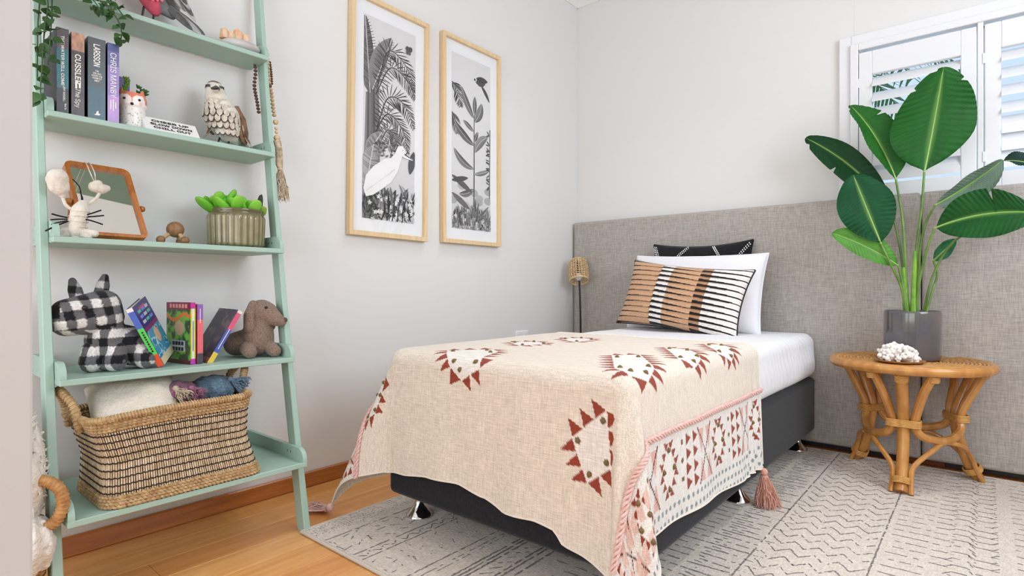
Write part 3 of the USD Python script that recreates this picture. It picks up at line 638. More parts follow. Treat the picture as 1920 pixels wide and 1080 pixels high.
# ================================================================== rattan side table
TC = np.array([1.843, -.290]); TTZ = .498
M_ratt = pm('honey_rattan', (204, 146, 74), .38, noise=(10, (178, 116, 50), 4), coat=.35, coords='position', stretch=(3, 3, 1))
M_bind = pm('rattan_binding', (214, 164, 94), .5, noise=(60, (188, 132, 62)))
tb = thing('side_table', 'round honey coloured rattan side table beside the bed', 'side table', (TC[0], TC[1], RZ))
def pol(r, a, z): return np.array([TC[0] + r * math.cos(a), TC[1] + r * math.sin(a), z])
th = np.arange(72) * 2 * np.pi / 72
tt = obj('tabletop', lathe([(0, TTZ - .004), (.262, TTZ - .004), (.262, TTZ - .016), (0, TTZ - .016)], 72, (TC[0], TC[1], 0)), M_ratt, tb)
for k, r in enumerate(np.arange(.02, .262, .0125)):
    obj('cane_coil', tube(np.stack([TC[0] + r * np.cos(th), TC[1] + r * np.sin(th), np.full(72, TTZ - .0035) + .0008 * np.sin(th * 24 + k * np.pi)], 1), .0062, 6, closed=True), M_bind if k % 2 else M_ratt, tt)
obj('rim', tube(np.stack([TC[0] + .272 * np.cos(th), TC[1] + .272 * np.sin(th), np.full(72, TTZ - .013)], 1), .019, 12, closed=True), M_ratt, tb)
LEG_A = [math.atan2(-.538 - TC[1], 1.841 - TC[0]), math.atan2(-.136 - TC[1], 1.629 - TC[0]), math.atan2(-.159 - TC[1], 2.06 - TC[0])]
def wrap(P0, P1, r, n=5, rr_=.0032):
    P0, P1 = np.asarray(P0, float), np.asarray(P1, float); return [tube(P0 + (P1 - P0) * s + r * (np.cos(th[::4])[:, None] * E1 + np.sin(th[::4])[:, None] * E2), rr_, 5, closed=True) for s in np.linspace(0, 1, n) for d in [unit(P1 - P0)] for E1 in [unit(np.cross(d, [.31, .95, .05]))] for E2 in [np.cross(d, E1)]]
for a in LEG_A:
    path = spline([pol(.252, a, TTZ - .02), pol(.205, a, .36), pol(.178, a, .27), pol(.192, a, .17), pol(.225, a, .08), pol(.262, a, RZ + .009)], 30)
    lg = obj('leg', tube(path, .0205, 12), M_ratt, tb)
    obj('foot_binding', cat(*wrap(pol(.236, a, .062), pol(.245, a, .045), .031, 5)), M_bind, lg)
    tang = np.array([-math.sin(a), math.cos(a), 0]); bc_ = pol(.178, a, .268)
    L_ = [obj_ for obj_ in ()]
    rows = []
    for s in np.linspace(-.012, .012, 5):
        q = np.array([bc_ + UP * s + tang * x + np.array([math.cos(a), math.sin(a), 0]) * y for x, y in [(-.050, .021), (0, .0235), (.050, .021), (.056, 0), (.050, -.021), (0, -.0235), (-.050, -.021), (-.056, 0)]])
        rows.append(tube(spline(q, 32, closed=True), .0032, 5, closed=True))
    obj('waist_binding', cat(*rows), M_bind, lg)
    obj('top_binding', cat(*wrap(pol(.247, a, TTZ - .034), pol(.240, a, TTZ - .055), .0215, 5)), M_bind, lg)
for k in range(3):
    a, b = LEG_A[k], LEG_A[(k + 1) % 3]; db = (b - a + np.pi) % (2 * np.pi) - np.pi; f = lambda s: a + db * s
    uw = .0365 / .178 / abs(db); tw = .105 / .25 / abs(db)
    U_ = spline([pol(.250, f(tw), TTZ - .022), pol(.222, f(tw * .75), .40), pol(.186, f(uw * 1.15), .31), pol(.178, f(uw), .262), pol(.172, f(uw * 1.6), .222), pol(.150, f(.34), .200), pol(.140, f(.5), .194), pol(.150, f(.66), .200), pol(.172, f(1 - uw * 1.6), .222), pol(.178, f(1 - uw), .262), pol(.186, f(1 - uw * 1.15), .31), pol(.222, f(1 - tw * .75), .40), pol(.250, f(1 - tw), TTZ - .022)], 60)
    us = obj('curved_strut', tube(U_, .0160, 10), M_ratt, tb)
    [obj('strut_binding', cat(*wrap(pol(.248, e, TTZ - .032), pol(.243, e, TTZ - .05), .0172, 5)), M_bind, us) for e in (f(tw), f(1 - tw))]
    lo = .030 / .24 / abs(db)
    A_ = spline([pol(.262, f(lo), RZ + .002), pol(.240, f(lo), .055), pol(.218, f(lo * 1.35), .11), pol(.175, f(.26), .168), pol(.142, f(.5), .186), pol(.175, f(.74), .168), pol(.218, f(1 - lo * 1.35), .11), pol(.240, f(1 - lo), .055), pol(.262, f(1 - lo), RZ + .002)], 48)
    obj('arched_brace', tube(A_, .0095, 8), M_ratt, tb)

# ================================================================== vase, coral, tray
VC = np.array([1.853, -.268])
M_smoke = pm('smoked_glass', (158, 156, 168), .10, noise=(7, (182, 172, 166), 4), coat=.5, trans=.8, coords='position', stretch=(1, 1, 1.8))
vs = thing('vase', 'smoky purple grey glass cylinder vase holding the big leafy plant', 'vase', (VC[0], VC[1], TTZ))
obj('glass_body', lathe([(0, TTZ + .003), (.090, TTZ + .003), (.098, TTZ + .008), (.1015, TTZ + .02), (.1015, TTZ + .190), (.0995, TTZ + .204), (.0965, TTZ + .207), (.0945, TTZ + .203), (.0955, TTZ + .19), (.0955, TTZ + .022), (.09, TTZ + .016), (0, TTZ + .014)], 64, (VC[0], VC[1], 0)), M_smoke, vs, smooth=50)
obj('dark_filling', lathe([(0, TTZ + .018), (.092, TTZ + .018), (.093, TTZ + .115), (0, TTZ + .117)], 40, (VC[0], VC[1], 0)), pm('vase_pebbles', (44, 40, 44), .6, noise=(30, (74, 66, 66)), bump=(60, .6, .006), coords='position'), vs)
KC = at(1699, 664, Z=TTZ + .004); KC = np.array([1.824, -.430])
tr = thing('tray', 'small round wooden tray under the white coral', 'tray', (KC[0], KC[1], TTZ))
M_tray = wood('tray_wood', (150, 96, 48), (184, 128, 72), 'x', 12, .4)
obj('dish', lathe([(0, TTZ + .003), (.070, TTZ + .003), (.086, TTZ + .009), (.089, TTZ + .0135), (.086, TTZ + .0145), (.070, TTZ + .009), (0, TTZ + .008)], 48, (KC[0], KC[1], 0)), M_tray, tr)
rc = np.random.default_rng(5); C_ = []
ck = np.array([KC[0] - .004, KC[1], TTZ + .0095])
for k in range(64):
    a, e = k * 2.399, math.asin(np.clip(1 - 1.02 * (k + .5) / 64, .0, 1)); d = np.array([math.cos(a) * math.cos(e), math.sin(a) * math.cos(e), math.sin(e)])
    p = ck + d * np.array([.060, .048, .052]) + [0, 0, .008]
    C_.append(tube(spline([ck + [0, 0, .012], ck + (p - ck) * .6, p], 5), [.011, .010, .009, .008, .007], 7))
    for j in range(3):
        o_ = rc.normal(0, .0065, 3); C_.append(ball(p + o_ * [1, 1, .7] + d * .001, rc.uniform(.0062, .0095), 2))
co = cat(*C_); co.vertices[:, 2] = np.maximum(co.vertices[:, 2], TTZ + .0095)
cr = thing('coral', 'knobbly white coral ornament on the wooden tray', 'coral', ck)
obj('coral_branches', co, pm('white_coral', (240, 236, 230), .8, bump=(200, .5, .002)), cr)

# ================================================================== the big leafy plant
M_leaf = leafy('bird_of_paradise_leaf', .48, .22); M_stem = pm('plant_stem', (112, 150, 62), .45, noise=(14, (78, 110, 48)), coords='position')
pl = thing('potted_plant', 'tall artificial plant with broad paddle shaped green leaves in the smoked glass vase', 'plant', (VC[0], VC[1], TTZ + .15))
def leaf(base, tip, side_l, side_r, w, col, bow=(0, 0, 0), cup=.12, slits=(), seed=0, wl=1.0, wr=1.0, peak=.42, round_tip=.55):
    base, tip = np.asarray(base, float), np.asarray(tip, float); nt, ns = 120, 31; t = np.linspace(0, 1, nt); s = np.linspace(-1, 1, ns)
    mid = base + (tip - base) * t[:, None] + np.asarray(bow, float) * (4 * t * (1 - t))[:, None]; T = np.gradient(mid, axis=0); T /= np.linalg.norm(T, axis=1, keepdims=True)
    f = lambda t, k, r: np.clip(t / peak, 0, 1); sh = np.where(t < peak, np.sin(np.clip(t / peak, 0, 1) * np.pi / 2) ** .62, np.cos(np.clip((t - peak) / (1 - peak), 0, 1) * np.pi / 2) ** round_tip)
    sh = np.maximum(sh, .012); wid = np.outer(sh, np.ones(2)) * w * np.array([wl, wr])
    for sd, t0, dep, wd in slits: wid[:, sd] *= 1 - dep * np.maximum(0, 1 - np.abs(t - t0) / wd)
    SL, SR = unit(side_l), unit(side_r); N = np.cross(T, SR - SL); N /= np.linalg.norm(N, axis=1, keepdims=True)
    P = np.zeros((nt, ns, 3)); a = np.abs(s)
    for j in range(ns):
        d, k = (SL, 0) if s[j] < 0 else (SR, 1)
        rip = .0013 * np.sin(t * 110 + a[j] * 14 + seed) * a[j] + .006 * np.sin(t * 13 + seed + (s[j] < 0)) * a[j] ** 2
        P[:, j] = mid + d * (wid[:, k] * a[j])[:, None] + T * (.10 * w * a[j] * np.clip(1 - t, .2, 1))[:, None] + N * (cup * wid[:, k] * a[j] ** 1.6 + rip)[:, None]
    tt_ = t[:, None] + .22 * a[None, :]; vein = .5 + .5 * np.sin(tt_ * 210 + 4 * np.sin(tt_ * 17 + seed))
    nz = meshkit.fbm(np.stack([tt_ * 5 + seed, a[None, :] * 3 + 0 * tt_, np.sign(s)[None, :] + 0 * tt_], -1), 3)
    c = lin(col)[None, None] * (.72 + .30 * vein + .5 * (nz - .5))[..., None]; mb = np.exp(-(a / .07) ** 2)[None, :, None]; c = c * (1 - .6 * mb) + lin((126, 176, 84)) * .6 * mb
    m = surf(P); fr = obj('leaf', m, M_leaf, pl, smooth=True, tint=c.reshape(-1, 3))
    obj('midrib', tube(mid[:-4:6] , np.linspace(.0042, .0012, len(mid[:-4:6])), 6), pm('leaf_midrib', (140, 178, 92), .45), fr)
    return base
def stem(pts, r0=.006, r1=.0042): obj('stem', tube(spline(pts, 22), np.linspace(r0, r1, 22), 8), M_stem, pl)
vb = lambda dx, dy, dz=.13: np.array([VC[0] + dx, VC[1] + dy, TTZ + dz])
Rt = RIGHT; Fw = -VIEW                                          # image-right and towards the room, at the plant
cR = unit((1, .25, 0)); cF = unit((-.25, -1, 0))
# 1 the big upright leaf
b = leaf(at(1733, 322, Y=-.262), at(1769, 126, Y=-.31), -cR + .15 * cF + .05 * UP, cR + .1 * cF + .12 * UP, .148, (24, 92, 26), bow=(0, .02, 0), cup=.10, slits=((0, .97, .5, .02), (1, .84, .20, .02), (0, .80, .16, .02)), seed=1, peak=.38, round_tip=.62)
stem([vb(.0, .0), at(1718, 470, Y=-.262), at(1728, 390, Y=-.262), b])
# 2 narrow folded leaf left of it
b = leaf(at(1680, 336, Y=-.25), at(1594, 197, Y=-.27), cF * .95 - cR * .22, cR * .9 + UP * .35 + cF * .2, .10, (36, 102, 32), bow=(.01, 0, .02), cup=.10, slits=((1, .72, .4, .02), (0, .93, .4, .03)), seed=2, wl=.8, wr=1.0, peak=.35)
stem([vb(-.012, .01), at(1697, 480, Y=-.262), at(1692, 410, Y=-.258), b])
# 3 far left drooping leaf, behind leaf 4
b = leaf(at(1672, 392, Y=-.19), at(1511, 258, Y=-.20), -cR * .55 - UP * .75 + cF * .3, cR * .5 + UP * .8 + cF * .25, .072, (14, 70, 32), bow=(.02, 0, .02), cup=.08, slits=((0, .60, .45, .018), (0, .93, .4, .03)), seed=3, peak=.5)
stem([vb(-.02, .03), at(1690, 480, Y=-.20), b])
# 4 oval leaf
b = leaf(at(1652, 456, Y=-.33), at(1600, 327, Y=-.36), -cR + UP * -.25 + cF * .2, cR + UP * .38 + cF * .15, .108, (14, 80, 42), bow=(.0, -.01, .0), cup=.10, seed=4, peak=.48, round_tip=.62)
stem([vb(-.02, -.01), at(1692, 545, Y=-.29), at(1668, 490, Y=-.32), b])
# 5 pale green low leaf
b = leaf(at(1684, 497, Y=-.30), at(1560, 436, Y=-.37), UP * -.95 - cR * .1 + cF * .3, UP * .75 + cR * .55 + cF * .2, .066, (92, 156, 62), bow=(0, 0, .012), cup=.05, seed=5, peak=.5, wl=.75)
stem([vb(-.015, -.02), at(1696, 550, Y=-.29), b])
# 6 grey backed leaf
b = leaf(at(1753, 384, Y=-.26), at(1880, 299, Y=-.20), cF * .8 + UP * .5, cR * .45 - UP * .9 + cF * .25, .085, (112, 136, 116), bow=(0, 0, -.008), cup=.06, seed=6, peak=.5, wl=.55)
stem([vb(.01, .0), at(1724, 480, Y=-.262), at(1735, 420, Y=-.26), b])
# 7 big right leaf
b = leaf(at(1752, 427, Y=-.30), at(1945, 398, Y=-.33), UP * .93 - cR * .2 + cF * .25, -UP * .85 + cR * .15 + cF * .5, .105, (22, 86, 32), bow=(0, 0, .025), cup=.10, slits=((0, .62, .5, .022),), seed=7, peak=.52)
stem([vb(.02, -.01), at(1722, 540, Y=-.28), at(1737, 470, Y=-.29), b])
# 8 small leaf behind, 9 dark leaf at the right edge
b = leaf(at(1750, 488, Y=-.20), at(1792, 448, Y=-.19), UP * .8 - cR * .5, -UP * .6 + cR * .6 + cF * .4, .03, (56, 128, 84), cup=.1, seed=8)
stem([vb(.035, .0), at(1748, 545, Y=-.25), at(1757, 515, Y=-.215), b], .005, .0035)
b = leaf(at(1975, 322, Y=-.33), at(1882, 300, Y=-.31), UP, cF * .8 - UP * .4, .04, (36, 62, 56), bow=(0, 0, .012), cup=.1, seed=9)
stem([vb(.03, .02), at(1748, 520, Y=-.24), at(1795, 446, Y=-.22), at(1880, 422, Y=-.22), at(1962, 372, Y=-.28), b], .005, .0035)
obj('leaf_sheath', cat(tube(spline([vb(-.012, -.005, .10), at(1698, 560, Y=-.262), at(1694, 500, Y=-.262)], 12), np.linspace(.017, .008, 12), 10), tube(spline([vb(.006, -.008, .10), at(1714, 550, Y=-.27), at(1716, 470, Y=-.27)], 12), np.linspace(.017, .007, 12), 10)), pm('pale_sheath', (134, 182, 62), .45, noise=(30, (98, 150, 44))), pl)
# ================================================================== ladder shelf
YL, YR = -2.819, -2.195                                            # inner faces of the rails
SH_X = [.150, .196, .258, .328, .406]; SH_Z = [1.620, 1.272, .934, .569, .236]
ls = thing('ladder_shelf', 'sage green leaning ladder shelf with five shelves against the left wall', 'shelf', (.2, (YL + YR) / 2, 0))
def rail_x(z): return .390 - .212 * z + .024 * z * z
def rail(y0, y1):
    P = []
    for z in np.linspace(0, 2.02, 12):
        xf = rail_x(z); e = .002; t = .0085 * z / 2.02; a, b = (y0 + t, y1) if y0 < -2.5 else (y0, y1 - t)
        P.append([(max(x, .0015), y, z) for x, y in ((xf - .048 + e, a), (xf - e, a), (xf, a + e), (xf, b - e), (xf - e, b), (xf - .048 + e, b), (xf - .048, b - e), (xf - .048, a + e))])
    P = np.array(P); m = surf(P, cv=True); n = len(m.vertices); v = np.vstack([m.vertices, P[0].mean(0), P[-1].mean(0)]); j = np.arange(8); k = (j + 1) % 8; q = 11 * 8
    m = trimesh.Trimesh(v, np.vstack([m.faces, np.stack([k, j, np.full(8, n)], 1), np.stack([q + j, q + k, np.full(8, n + 1)], 1)]), process=False); m.fix_normals(); return m
obj('rail', rail(YL - .023, YL), M_sage, ls); obj('rail', rail(YR, YR + .022), M_sage, ls)
for xf, z in zip(SH_X, SH_Z):
    sh = obj('shelf', cbox(.012, xf, YL, YR, z - .016, z, .0018), M_sage, ls)
    R_ = .036; a = np.linspace(np.pi / 2, 0, 9)
    prof = [(.0125, -.0004), (xf - .0006, -.0004)] + [(xf - .0006 - R_ + R_ * math.cos(t), .006 + R_ * math.sin(t)) for t in a[::-1]] + [(.0125, .042)]
    for y0 in (YL + .0006, YR - .0146):
        m = poly_prism([(p, q) for p, q in prof], .014); m = place(m, (0, y0 + .014, z), (1, 0, 0), (0, 0, 1), (0, -1, 0)); obj('end_lip', m, M_sage, sh)
    M_plug = pm('screw_plug', (92, 122, 106), .6)
    xr = rail_x(z) - .024
    for dx in (-.011, .009): obj('screw_plug', ball((xr + dx, YR - .0145, z + .022), .0035, 1, (1, .3, 1.2)), M_plug, sh)

# ================================================================== books
def book(name, label, o, h, t, H, T, D, cover, spine_fn=None, front=None, front_fn=None, group='books on the ladder shelf', both=False):
    """o: bottom corner of the spine at its left edge; h up the spine, t across it, depth away from the viewer"""
    h, t = unit(h), unit(t); t = unit(t - h * (t @ h)); d = np.cross(h, t)      # d points into the shelf
    if d[0] > 0: d = -d
    o = np.asarray(o, float); B = thing(name, label, 'book', o, group)
    Mc = pm('cover_%d_%d_%d' % tuple(cover), cover, .4); c = .0016
    def bx(t0, t1, d0, d1, h0, h1, b=.0006): return obox(o + t * (t0 + t1) / 2 + d * (d0 + d1) / 2 + h * (h0 + h1) / 2, t * (t1 - t0) / 2, d * (d1 - d0) / 2, h * (h1 - h0) / 2, b)
    obj('cover', cat(bx(0, c, 0, D, 0, H), bx(T - c, T, 0, D, 0, H), bx(c, T - c, 0, c, 0, H)), Mc, B)
    obj('pages', bx(c, T - c, c, D - .003, .002, H - .002), M_paper, B)
    def panel(nm, p0, a, b, W, Hh, fn, n=(24, 96)):
        U, V = np.meshgrid(np.linspace(0, 1, n[0]), np.linspace(0, 1, n[1]), indexing='ij'); nn = np.cross(a, b); nn = nn * (1 if nn @ (np.array([1.0, -.4, 0])) > 0 else -1)
        P = p0 + a * (U * W)[..., None] + b * (V * Hh)[..., None] + nn * .0005
        col = np.zeros(U.shape + (3,)); col[:] = fn(U, V); obj(nm, surf(P), M_gloss, B, smooth=True, tint=col.reshape(-1, 3))
    if spine_fn: panel('spine_print', o + t * .0004, t, h, T - .0008, H, spine_fn)
    if front_fn:
        if front == 'left': panel('cover_print', o, d, h, D, H, front_fn, (60, 90))
        else: panel('cover_print', o + t * T, d, h, D, H, front_fn, (60, 90))
    B_ax = dict(o=o, h=h, t=t, d=d, n=-d, T=T, H=H, B=B); return B_ax
def spine_text(b, text, pos, height, along, ink=None, bold=True, part='lettering', off=0):
    """text reading down the spine, centred at fraction pos of its height, at most along metres long"""
    c = b['o'] + b['t'] * (b['T'] / 2 + off) + b['h'] * (b['H'] * pos) + b['n'] * .0007
    obj(part, text_on(text, height, c, -b['h'], b['t'], .0004, bold, along), ink or M_white_ink, b['B'], smooth=False)
def flat(c): k = lin(c); return lambda U, V: np.broadcast_to(k, U.shape + (3,))
def bands(*bs):
    def f(U, V):
        out = np.zeros(U.shape + (3,))
        for v0, c in bs: out[V >= v0] = lin(c)
        return out
    return f
def mixn(f, amt=.25, s=(5, 14), seed=0):
    return lambda U, V: f(U, V) * (1 + amt * 2 * (meshkit.fbm(np.stack([U * s[0], V * s[1], 0 * U + seed], -1), 3) - .5))[..., None]
z2 = SH_Z[1]; Xs = .178; upz, rt = (0, 0, 1), (0, 1, 0)
b = book('paperback', 'teal and dark grey paperback, leftmost on the second shelf', (Xs, -2.7965, z2), upz, rt, .232, .027, .15, (34, 44, 54), mixn(bands((0, (52, 52, 58)), (.30, (44, 104, 112)), (.76, (96, 82, 86)), (.9, (74, 66, 70))), .25, (3, 10)))
spine_text(b, 'THE WATER WILL COME', .62, .0065, .135); spine_text(b, 'JEFF GOODELL', .235, .0042, .042, off=.003); spine_text(b, 'Black Inc.', .085, .004, .018, off=.006)
b = book('paperback', 'brown paperback with large white author lettering, second from left on the second shelf', (Xs, -2.7645, z2), upz, rt, .230, .030, .15, (30, 24, 24), mixn(lambda U, V: np.where((V > .78)[..., None], lin((176, 132, 104)), lin((72, 62, 60))), .5, (4, 16), 3))
spine_text(b, 'CUSSLER', .565, .0125, .082); [obj('small_print', obox(b['o'] + b['t'] * (.011 + .008 * k) + b['h'] * .086 + b['n'] * .001, b['t'] * .0022, b['h'] * (.010 - .003 * k), b['n'] * .0003, .0001), M_white_ink, b['B']) for k in range(2)]; spine_text(b, 'The Spy', .22, .011, .052, bold=False)
b = book('paperback', 'thick slate blue paperback, third from left on the second shelf', (Xs, -2.7275, z2), upz, rt, .230, .042, .15, (18, 34, 32), mixn(bands((0, (62, 92, 104)), (.40, (74, 84, 88)), (.72, (74, 76, 80))), .18, (3, 8), 5))
spine_text(b, 'LARSSON', .79, .0145, .062)
for k, (s, w) in enumerate((('THE', .008), ('GIRL WHO', .019), ('KICKED THE', .024), ("HORNETS'", .021), ('NEST', .012))):
    obj('lettering', text_on(s, .0045, b['o'] + b['t'] * .0215 + b['h'] * (.1375 - k * .0068) + b['n'] * .0007, b['t'], b['h'], .0004, True, w), M_white_ink, b['B'], smooth=False)
obj('publisher_mark', place(poly_prism([(-.008, 0), (-.003, .004), (-.001, .011), (.003, .013), (.003, .006), (.008, .004), (.004, 0)], .0005), b['o'] + b['t'] * .022 + b['h'] * .014 + b['n'] * .0006, b['t'], b['h']), M_white_ink, b['B'], smooth=False)
b = book('paperback', 'lilac paperback with tall white lettering beside the fox pot', (Xs, -2.6815, z2), upz, rt, .228, .0285, .15, (30, 26, 52), mixn(bands((0, (176, 140, 200)), (.34, (142, 122, 186)), (.72, (96, 96, 150)), (.9, (70, 76, 128))), .15, (2, 6), 9))
spine_text(b, 'CHRIS MANBY', .60, .0145, .128, bold=False)
for k in range(3): obj('small_print', obox(b['o'] + b['t'] * (.008 + .006 * k) + b['h'] * .052 + b['n'] * .001, b['t'] * .0013, b['h'] * (.013, .016, .009)[k], b['n'] * .0003, .0001), M_white_ink, b['B'])
p = at(243, 112, X=.034); cd = thing('booklet', 'dark purple booklet standing against the wall behind the fox pot', 'book', (.03, p[1] - .05, z2), 'books on the ladder shelf')
obj('cover', obox((.030, p[1] - .052, z2 + .0925), (.0022, 0, -.0004), (.0, .052, -.0), (.004, 0, .0925), .001), pm('purple_booklet', (84, 66, 116), .45), cd)
obj('cover_print', cat(*[obox((.0338, p[1] - .052 + dy, z2 + zz), (.0004, 0, 0), (0, w, 0), (0, 0, .004), .0003) for dy, zz, w in ((0, .15, .03), (.0, .135, .02))]), pm('booklet_gold', (190, 160, 110), .5), cd, kind='stuff')

# fox pot with tiny succulents
def local_frame(px, X):
    lat = (px - 960) / FPX; d = VIEW + RIGHT * lat; d = unit(d); r = unit(np.cross(d, UP)); return r, -d
FO = np.array([.128, -2.607, z2]); fr_, ff = local_frame(247, .13)
fx = thing('planter_pot', 'small white fox face pot with orange ears on the second shelf', 'pot', FO)
n_a, n_z = 96, 60; zz = np.linspace(0, 1, n_z); HP = .108
rp = np.interp(zz, [0, .03, .1, .55, .60, .66, .85, 1.0], [.026, .031, .0335, .0345, .0345, .0385, .0385, .034]); an = np.arange(n_a) * 2 * np.pi / n_a - np.pi
A_, Z_ = np.meshgrid(an, zz, indexing='ij'); rim = .013 * np.exp(-((np.abs(A_) - .95) / .17) ** 2)
Pz = Z_ * HP + rim * np.clip((Z_ - .85) / .15, 0, 1); dirs = np.cos(A_)[..., None] * ff + np.sin(A_)[..., None] * fr_
P = FO + dirs * np.interp(Z_, zz, rp)[..., None] + UP * Pz[..., None]
c = np.tile(lin((240, 236, 230)), (n_a, n_z, 1)); ORG_C = lin((226, 128, 100))
face = (Z_ > .62) & (np.abs(A_) < 1.5); mask_w = ((np.abs(A_) - .52) / .50) ** 2 + ((Z_ - .76) / .17) ** 2 < 1
c[face & ~mask_w & (Z_ > .72 + .10 * np.abs(np.abs(A_) - .0) * (np.abs(A_) < .3))] = ORG_C
c[(np.abs(A_) >= 1.5) & (Z_ > .64)] = lin((238, 232, 226))
for a0 in (-.62, .62): c[(A_ - a0) ** 2 + ((Z_ - .70) / .35) ** 2 < .022] = lin((238, 202, 192))
fleck = np.random.default_rng(2)
for _ in range(60): a0, z0 = fleck.uniform(-2, 2), fleck.uniform(.05, .56); c[((A_ - a0) / .035) ** 2 + ((Z_ - z0) / .016) ** 2 < 1] = lin((150, 140, 136))
pot = obj('pot_body', surf(P, cu=True, flip=False), M_gloss, fx, smooth=True, tint=c.reshape(-1, 3))
inn = FO + dirs * (np.interp(Z_, zz, rp) - .003)[..., None] + UP * (Pz - .0005)[..., None]; obj('inner_wall', surf(inn[:, 40:], cu=True, flip=True), pm('fox_white', (240, 236, 230), .3), fx)
for a0, z0, r0, nm in ((-.50, .80, .0036, 'eye'), (.50, .80, .0036, 'eye'), (0.0, .665, .0042, 'nose')):
    obj(nm, ball(FO + (math.cos(a0) * ff + math.sin(a0) * fr_) * .0385 + UP * z0 * HP, r0, 2), M_black, fx)
obj('soil', lathe([(0, .094), (.031, .094), (.031, .09), (0, .09)], 24, FO), pm('potting_soil', (62, 48, 38), .95, bump=(200, .8, .003)), fx)
M_succ = leafy('succulent_leaf', .45); sr = np.random.default_rng(8)
def rosette(parent, c, r, n, col, up=(0, 0, 1), tall=.6, width=.34, name='succulent', thick=.5, tipc=None):
    up = unit(up); a = unit(np.cross(up, [.2, 1, .1])); bb = np.cross(up, a); L = []; T = []
    base = trimesh.creation.icosphere(2, 1.0)
    first = None
    for k in range(n):
        ang = k * 2.39996; q = (k + .5) / n; el = math.radians(84 - 50 * q); d = (math.cos(ang) * a + math.sin(ang) * bb) * math.cos(el) + up * math.sin(el); d = unit(d); ln = r * (.55 + .45 * q)
        w = unit(np.cross(d, up)); nn = np.cross(w, d); v = base.vertices; s = (v[:, 0] + 1) / 2; prof = np.sin(np.clip(s, 0, 1) ** .8 * np.pi) ** .5
        V = np.asarray(c) + np.outer(s * ln, d) + np.outer(v[:, 1] * width * ln * (.4 + .6 * s), w) + np.outer(v[:, 2] * thick * width * ln, nn) + np.outer(s ** 2 * ln * .18, up)
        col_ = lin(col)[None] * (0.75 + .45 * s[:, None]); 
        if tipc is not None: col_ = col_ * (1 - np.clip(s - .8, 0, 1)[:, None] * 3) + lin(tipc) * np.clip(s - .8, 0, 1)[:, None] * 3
        m = trimesh.Trimesh(V, base.faces, process=False)
        if np.linalg.det(np.stack([d, w, nn])) < 0: m.invert()
        L.append(m); T.append(col_)
    return L, T
def rosette_part(parent, name, mat_, *a, **k):
    L, T = rosette(parent, *a, **k); return obj(name, cat(*L), mat_, parent, smooth=True, tint=np.vstack(T), kind='stuff')
fc = FO + UP * .096
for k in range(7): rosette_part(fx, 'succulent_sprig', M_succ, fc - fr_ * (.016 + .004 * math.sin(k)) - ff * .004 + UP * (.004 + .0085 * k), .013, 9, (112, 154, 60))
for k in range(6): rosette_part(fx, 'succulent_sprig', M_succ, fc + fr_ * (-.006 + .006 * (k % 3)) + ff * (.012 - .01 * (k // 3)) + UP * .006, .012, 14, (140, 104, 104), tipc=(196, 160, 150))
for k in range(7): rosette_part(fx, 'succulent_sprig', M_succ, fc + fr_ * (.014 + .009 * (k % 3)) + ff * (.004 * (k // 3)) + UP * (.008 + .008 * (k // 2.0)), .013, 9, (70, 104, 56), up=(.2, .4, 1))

# sloped white plaque with black lettering
f0, f1 = np.array([.185, 0, z2 + .0015]), np.array([.145, 0, z2 + .047]); ya, yb = -2.588, -2.437
pq = thing('plaque', 'small sloped white plaque with three lines of black capital lettering', 'sign', (.15, (ya + yb) / 2, z2))
m = hull([(x, y, z) for y in (ya, yb) for x, z in ((.1855, z2 + .0005), (.1855, z2 + .002), (.1455, z2 + .048), (.1425, z2 + .048), (.100, z2 + .0005))]); obj('plaque_block', m, pm('plaque_white', (236, 236, 234), .5), pq)
sl = unit(f1 - f0); yd = np.array([0, 1.0, 0]); nn = unit(np.cross(yd, sl))
for k, s in enumerate(('CHEER UP', 'SLOW DOWN', 'CHILL OUT')):
    obj('lettering', text_on(s, .0090, (f0 + f1) / 2 + yd * (ya + yb) / 2 + sl * (.0145 - .0155 * k) + nn * .0022, yd, sl, .0005, True, .104 + .012 * (k == 1)), M_dark_ink, pq, smooth=False)

# ================================================================== painted metal birds
def feather_shape(o, d, n, L, W, th=.0012, w0=.55):
    d = unit(d); n = unit(np.asarray(n) - d * (np.asarray(n) @ d)); w = np.cross(n, d); pts = []
    for s, ww in ((0, w0), (.35, 1.0), (.7, .85), (.9, .5), (1.0, .08)):
        for sg in (-1, 1):
            for q in (0, 1): pts.append(np.asarray(o) + d * L * s + w * W / 2 * ww * sg + n * (th * q + .0018 * (s > .5)))
    return hull(pts)
def painted(m, fn): return np.array(fn(np.asarray(m.vertices)))
KR, KF = local_frame(412, .11); KO = np.array([.108, -2.336, z2])
def kp(r, f, z): return KO + KR * r + KF * f + UP * z
kb = thing('bird_figurine', 'white breasted metal bird figurine with dark beak and brown wings on the second shelf', 'bird figurine', KO)
m = blob([(kp(-.024, .006, .196), .029, kp(-.022, .012, .188), .030), (kp(-.022, .010, .186), .030, kp(-.016, .010, .150), .040), (kp(-.016, .010, .150), .040, kp(-.002, .008, .105), .055), (kp(-.002, .008, .105), .055, kp(.018, -.006, .062), .040), (kp(.018, -.006, .062), .040, kp(.045, -.03, .035), .016)], .006)
def kcol(v):
    q = v - KO; z = q[:, 2]; r = q @ KR; f = q @ KF; c = np.tile(lin((222, 216, 202)), (len(v), 1)); n = meshkit.fbm(q * 70, 3)
    c *= (.75 + .5 * n)[:, None]; c[(z > .213)] = lin((112, 100, 90)); e = (np.abs(z - .196 - .004 * np.abs(r + .023) / .03) < .006) & (np.abs(r + .023) > .014); c[e] = lin((84, 74, 68))
    c[(f < -.02) & (z < .16)] = lin((92, 70, 54)); return c
kbody = obj('body', m, M_matte, kb, smooth=True, tint=kcol(m.vertices))
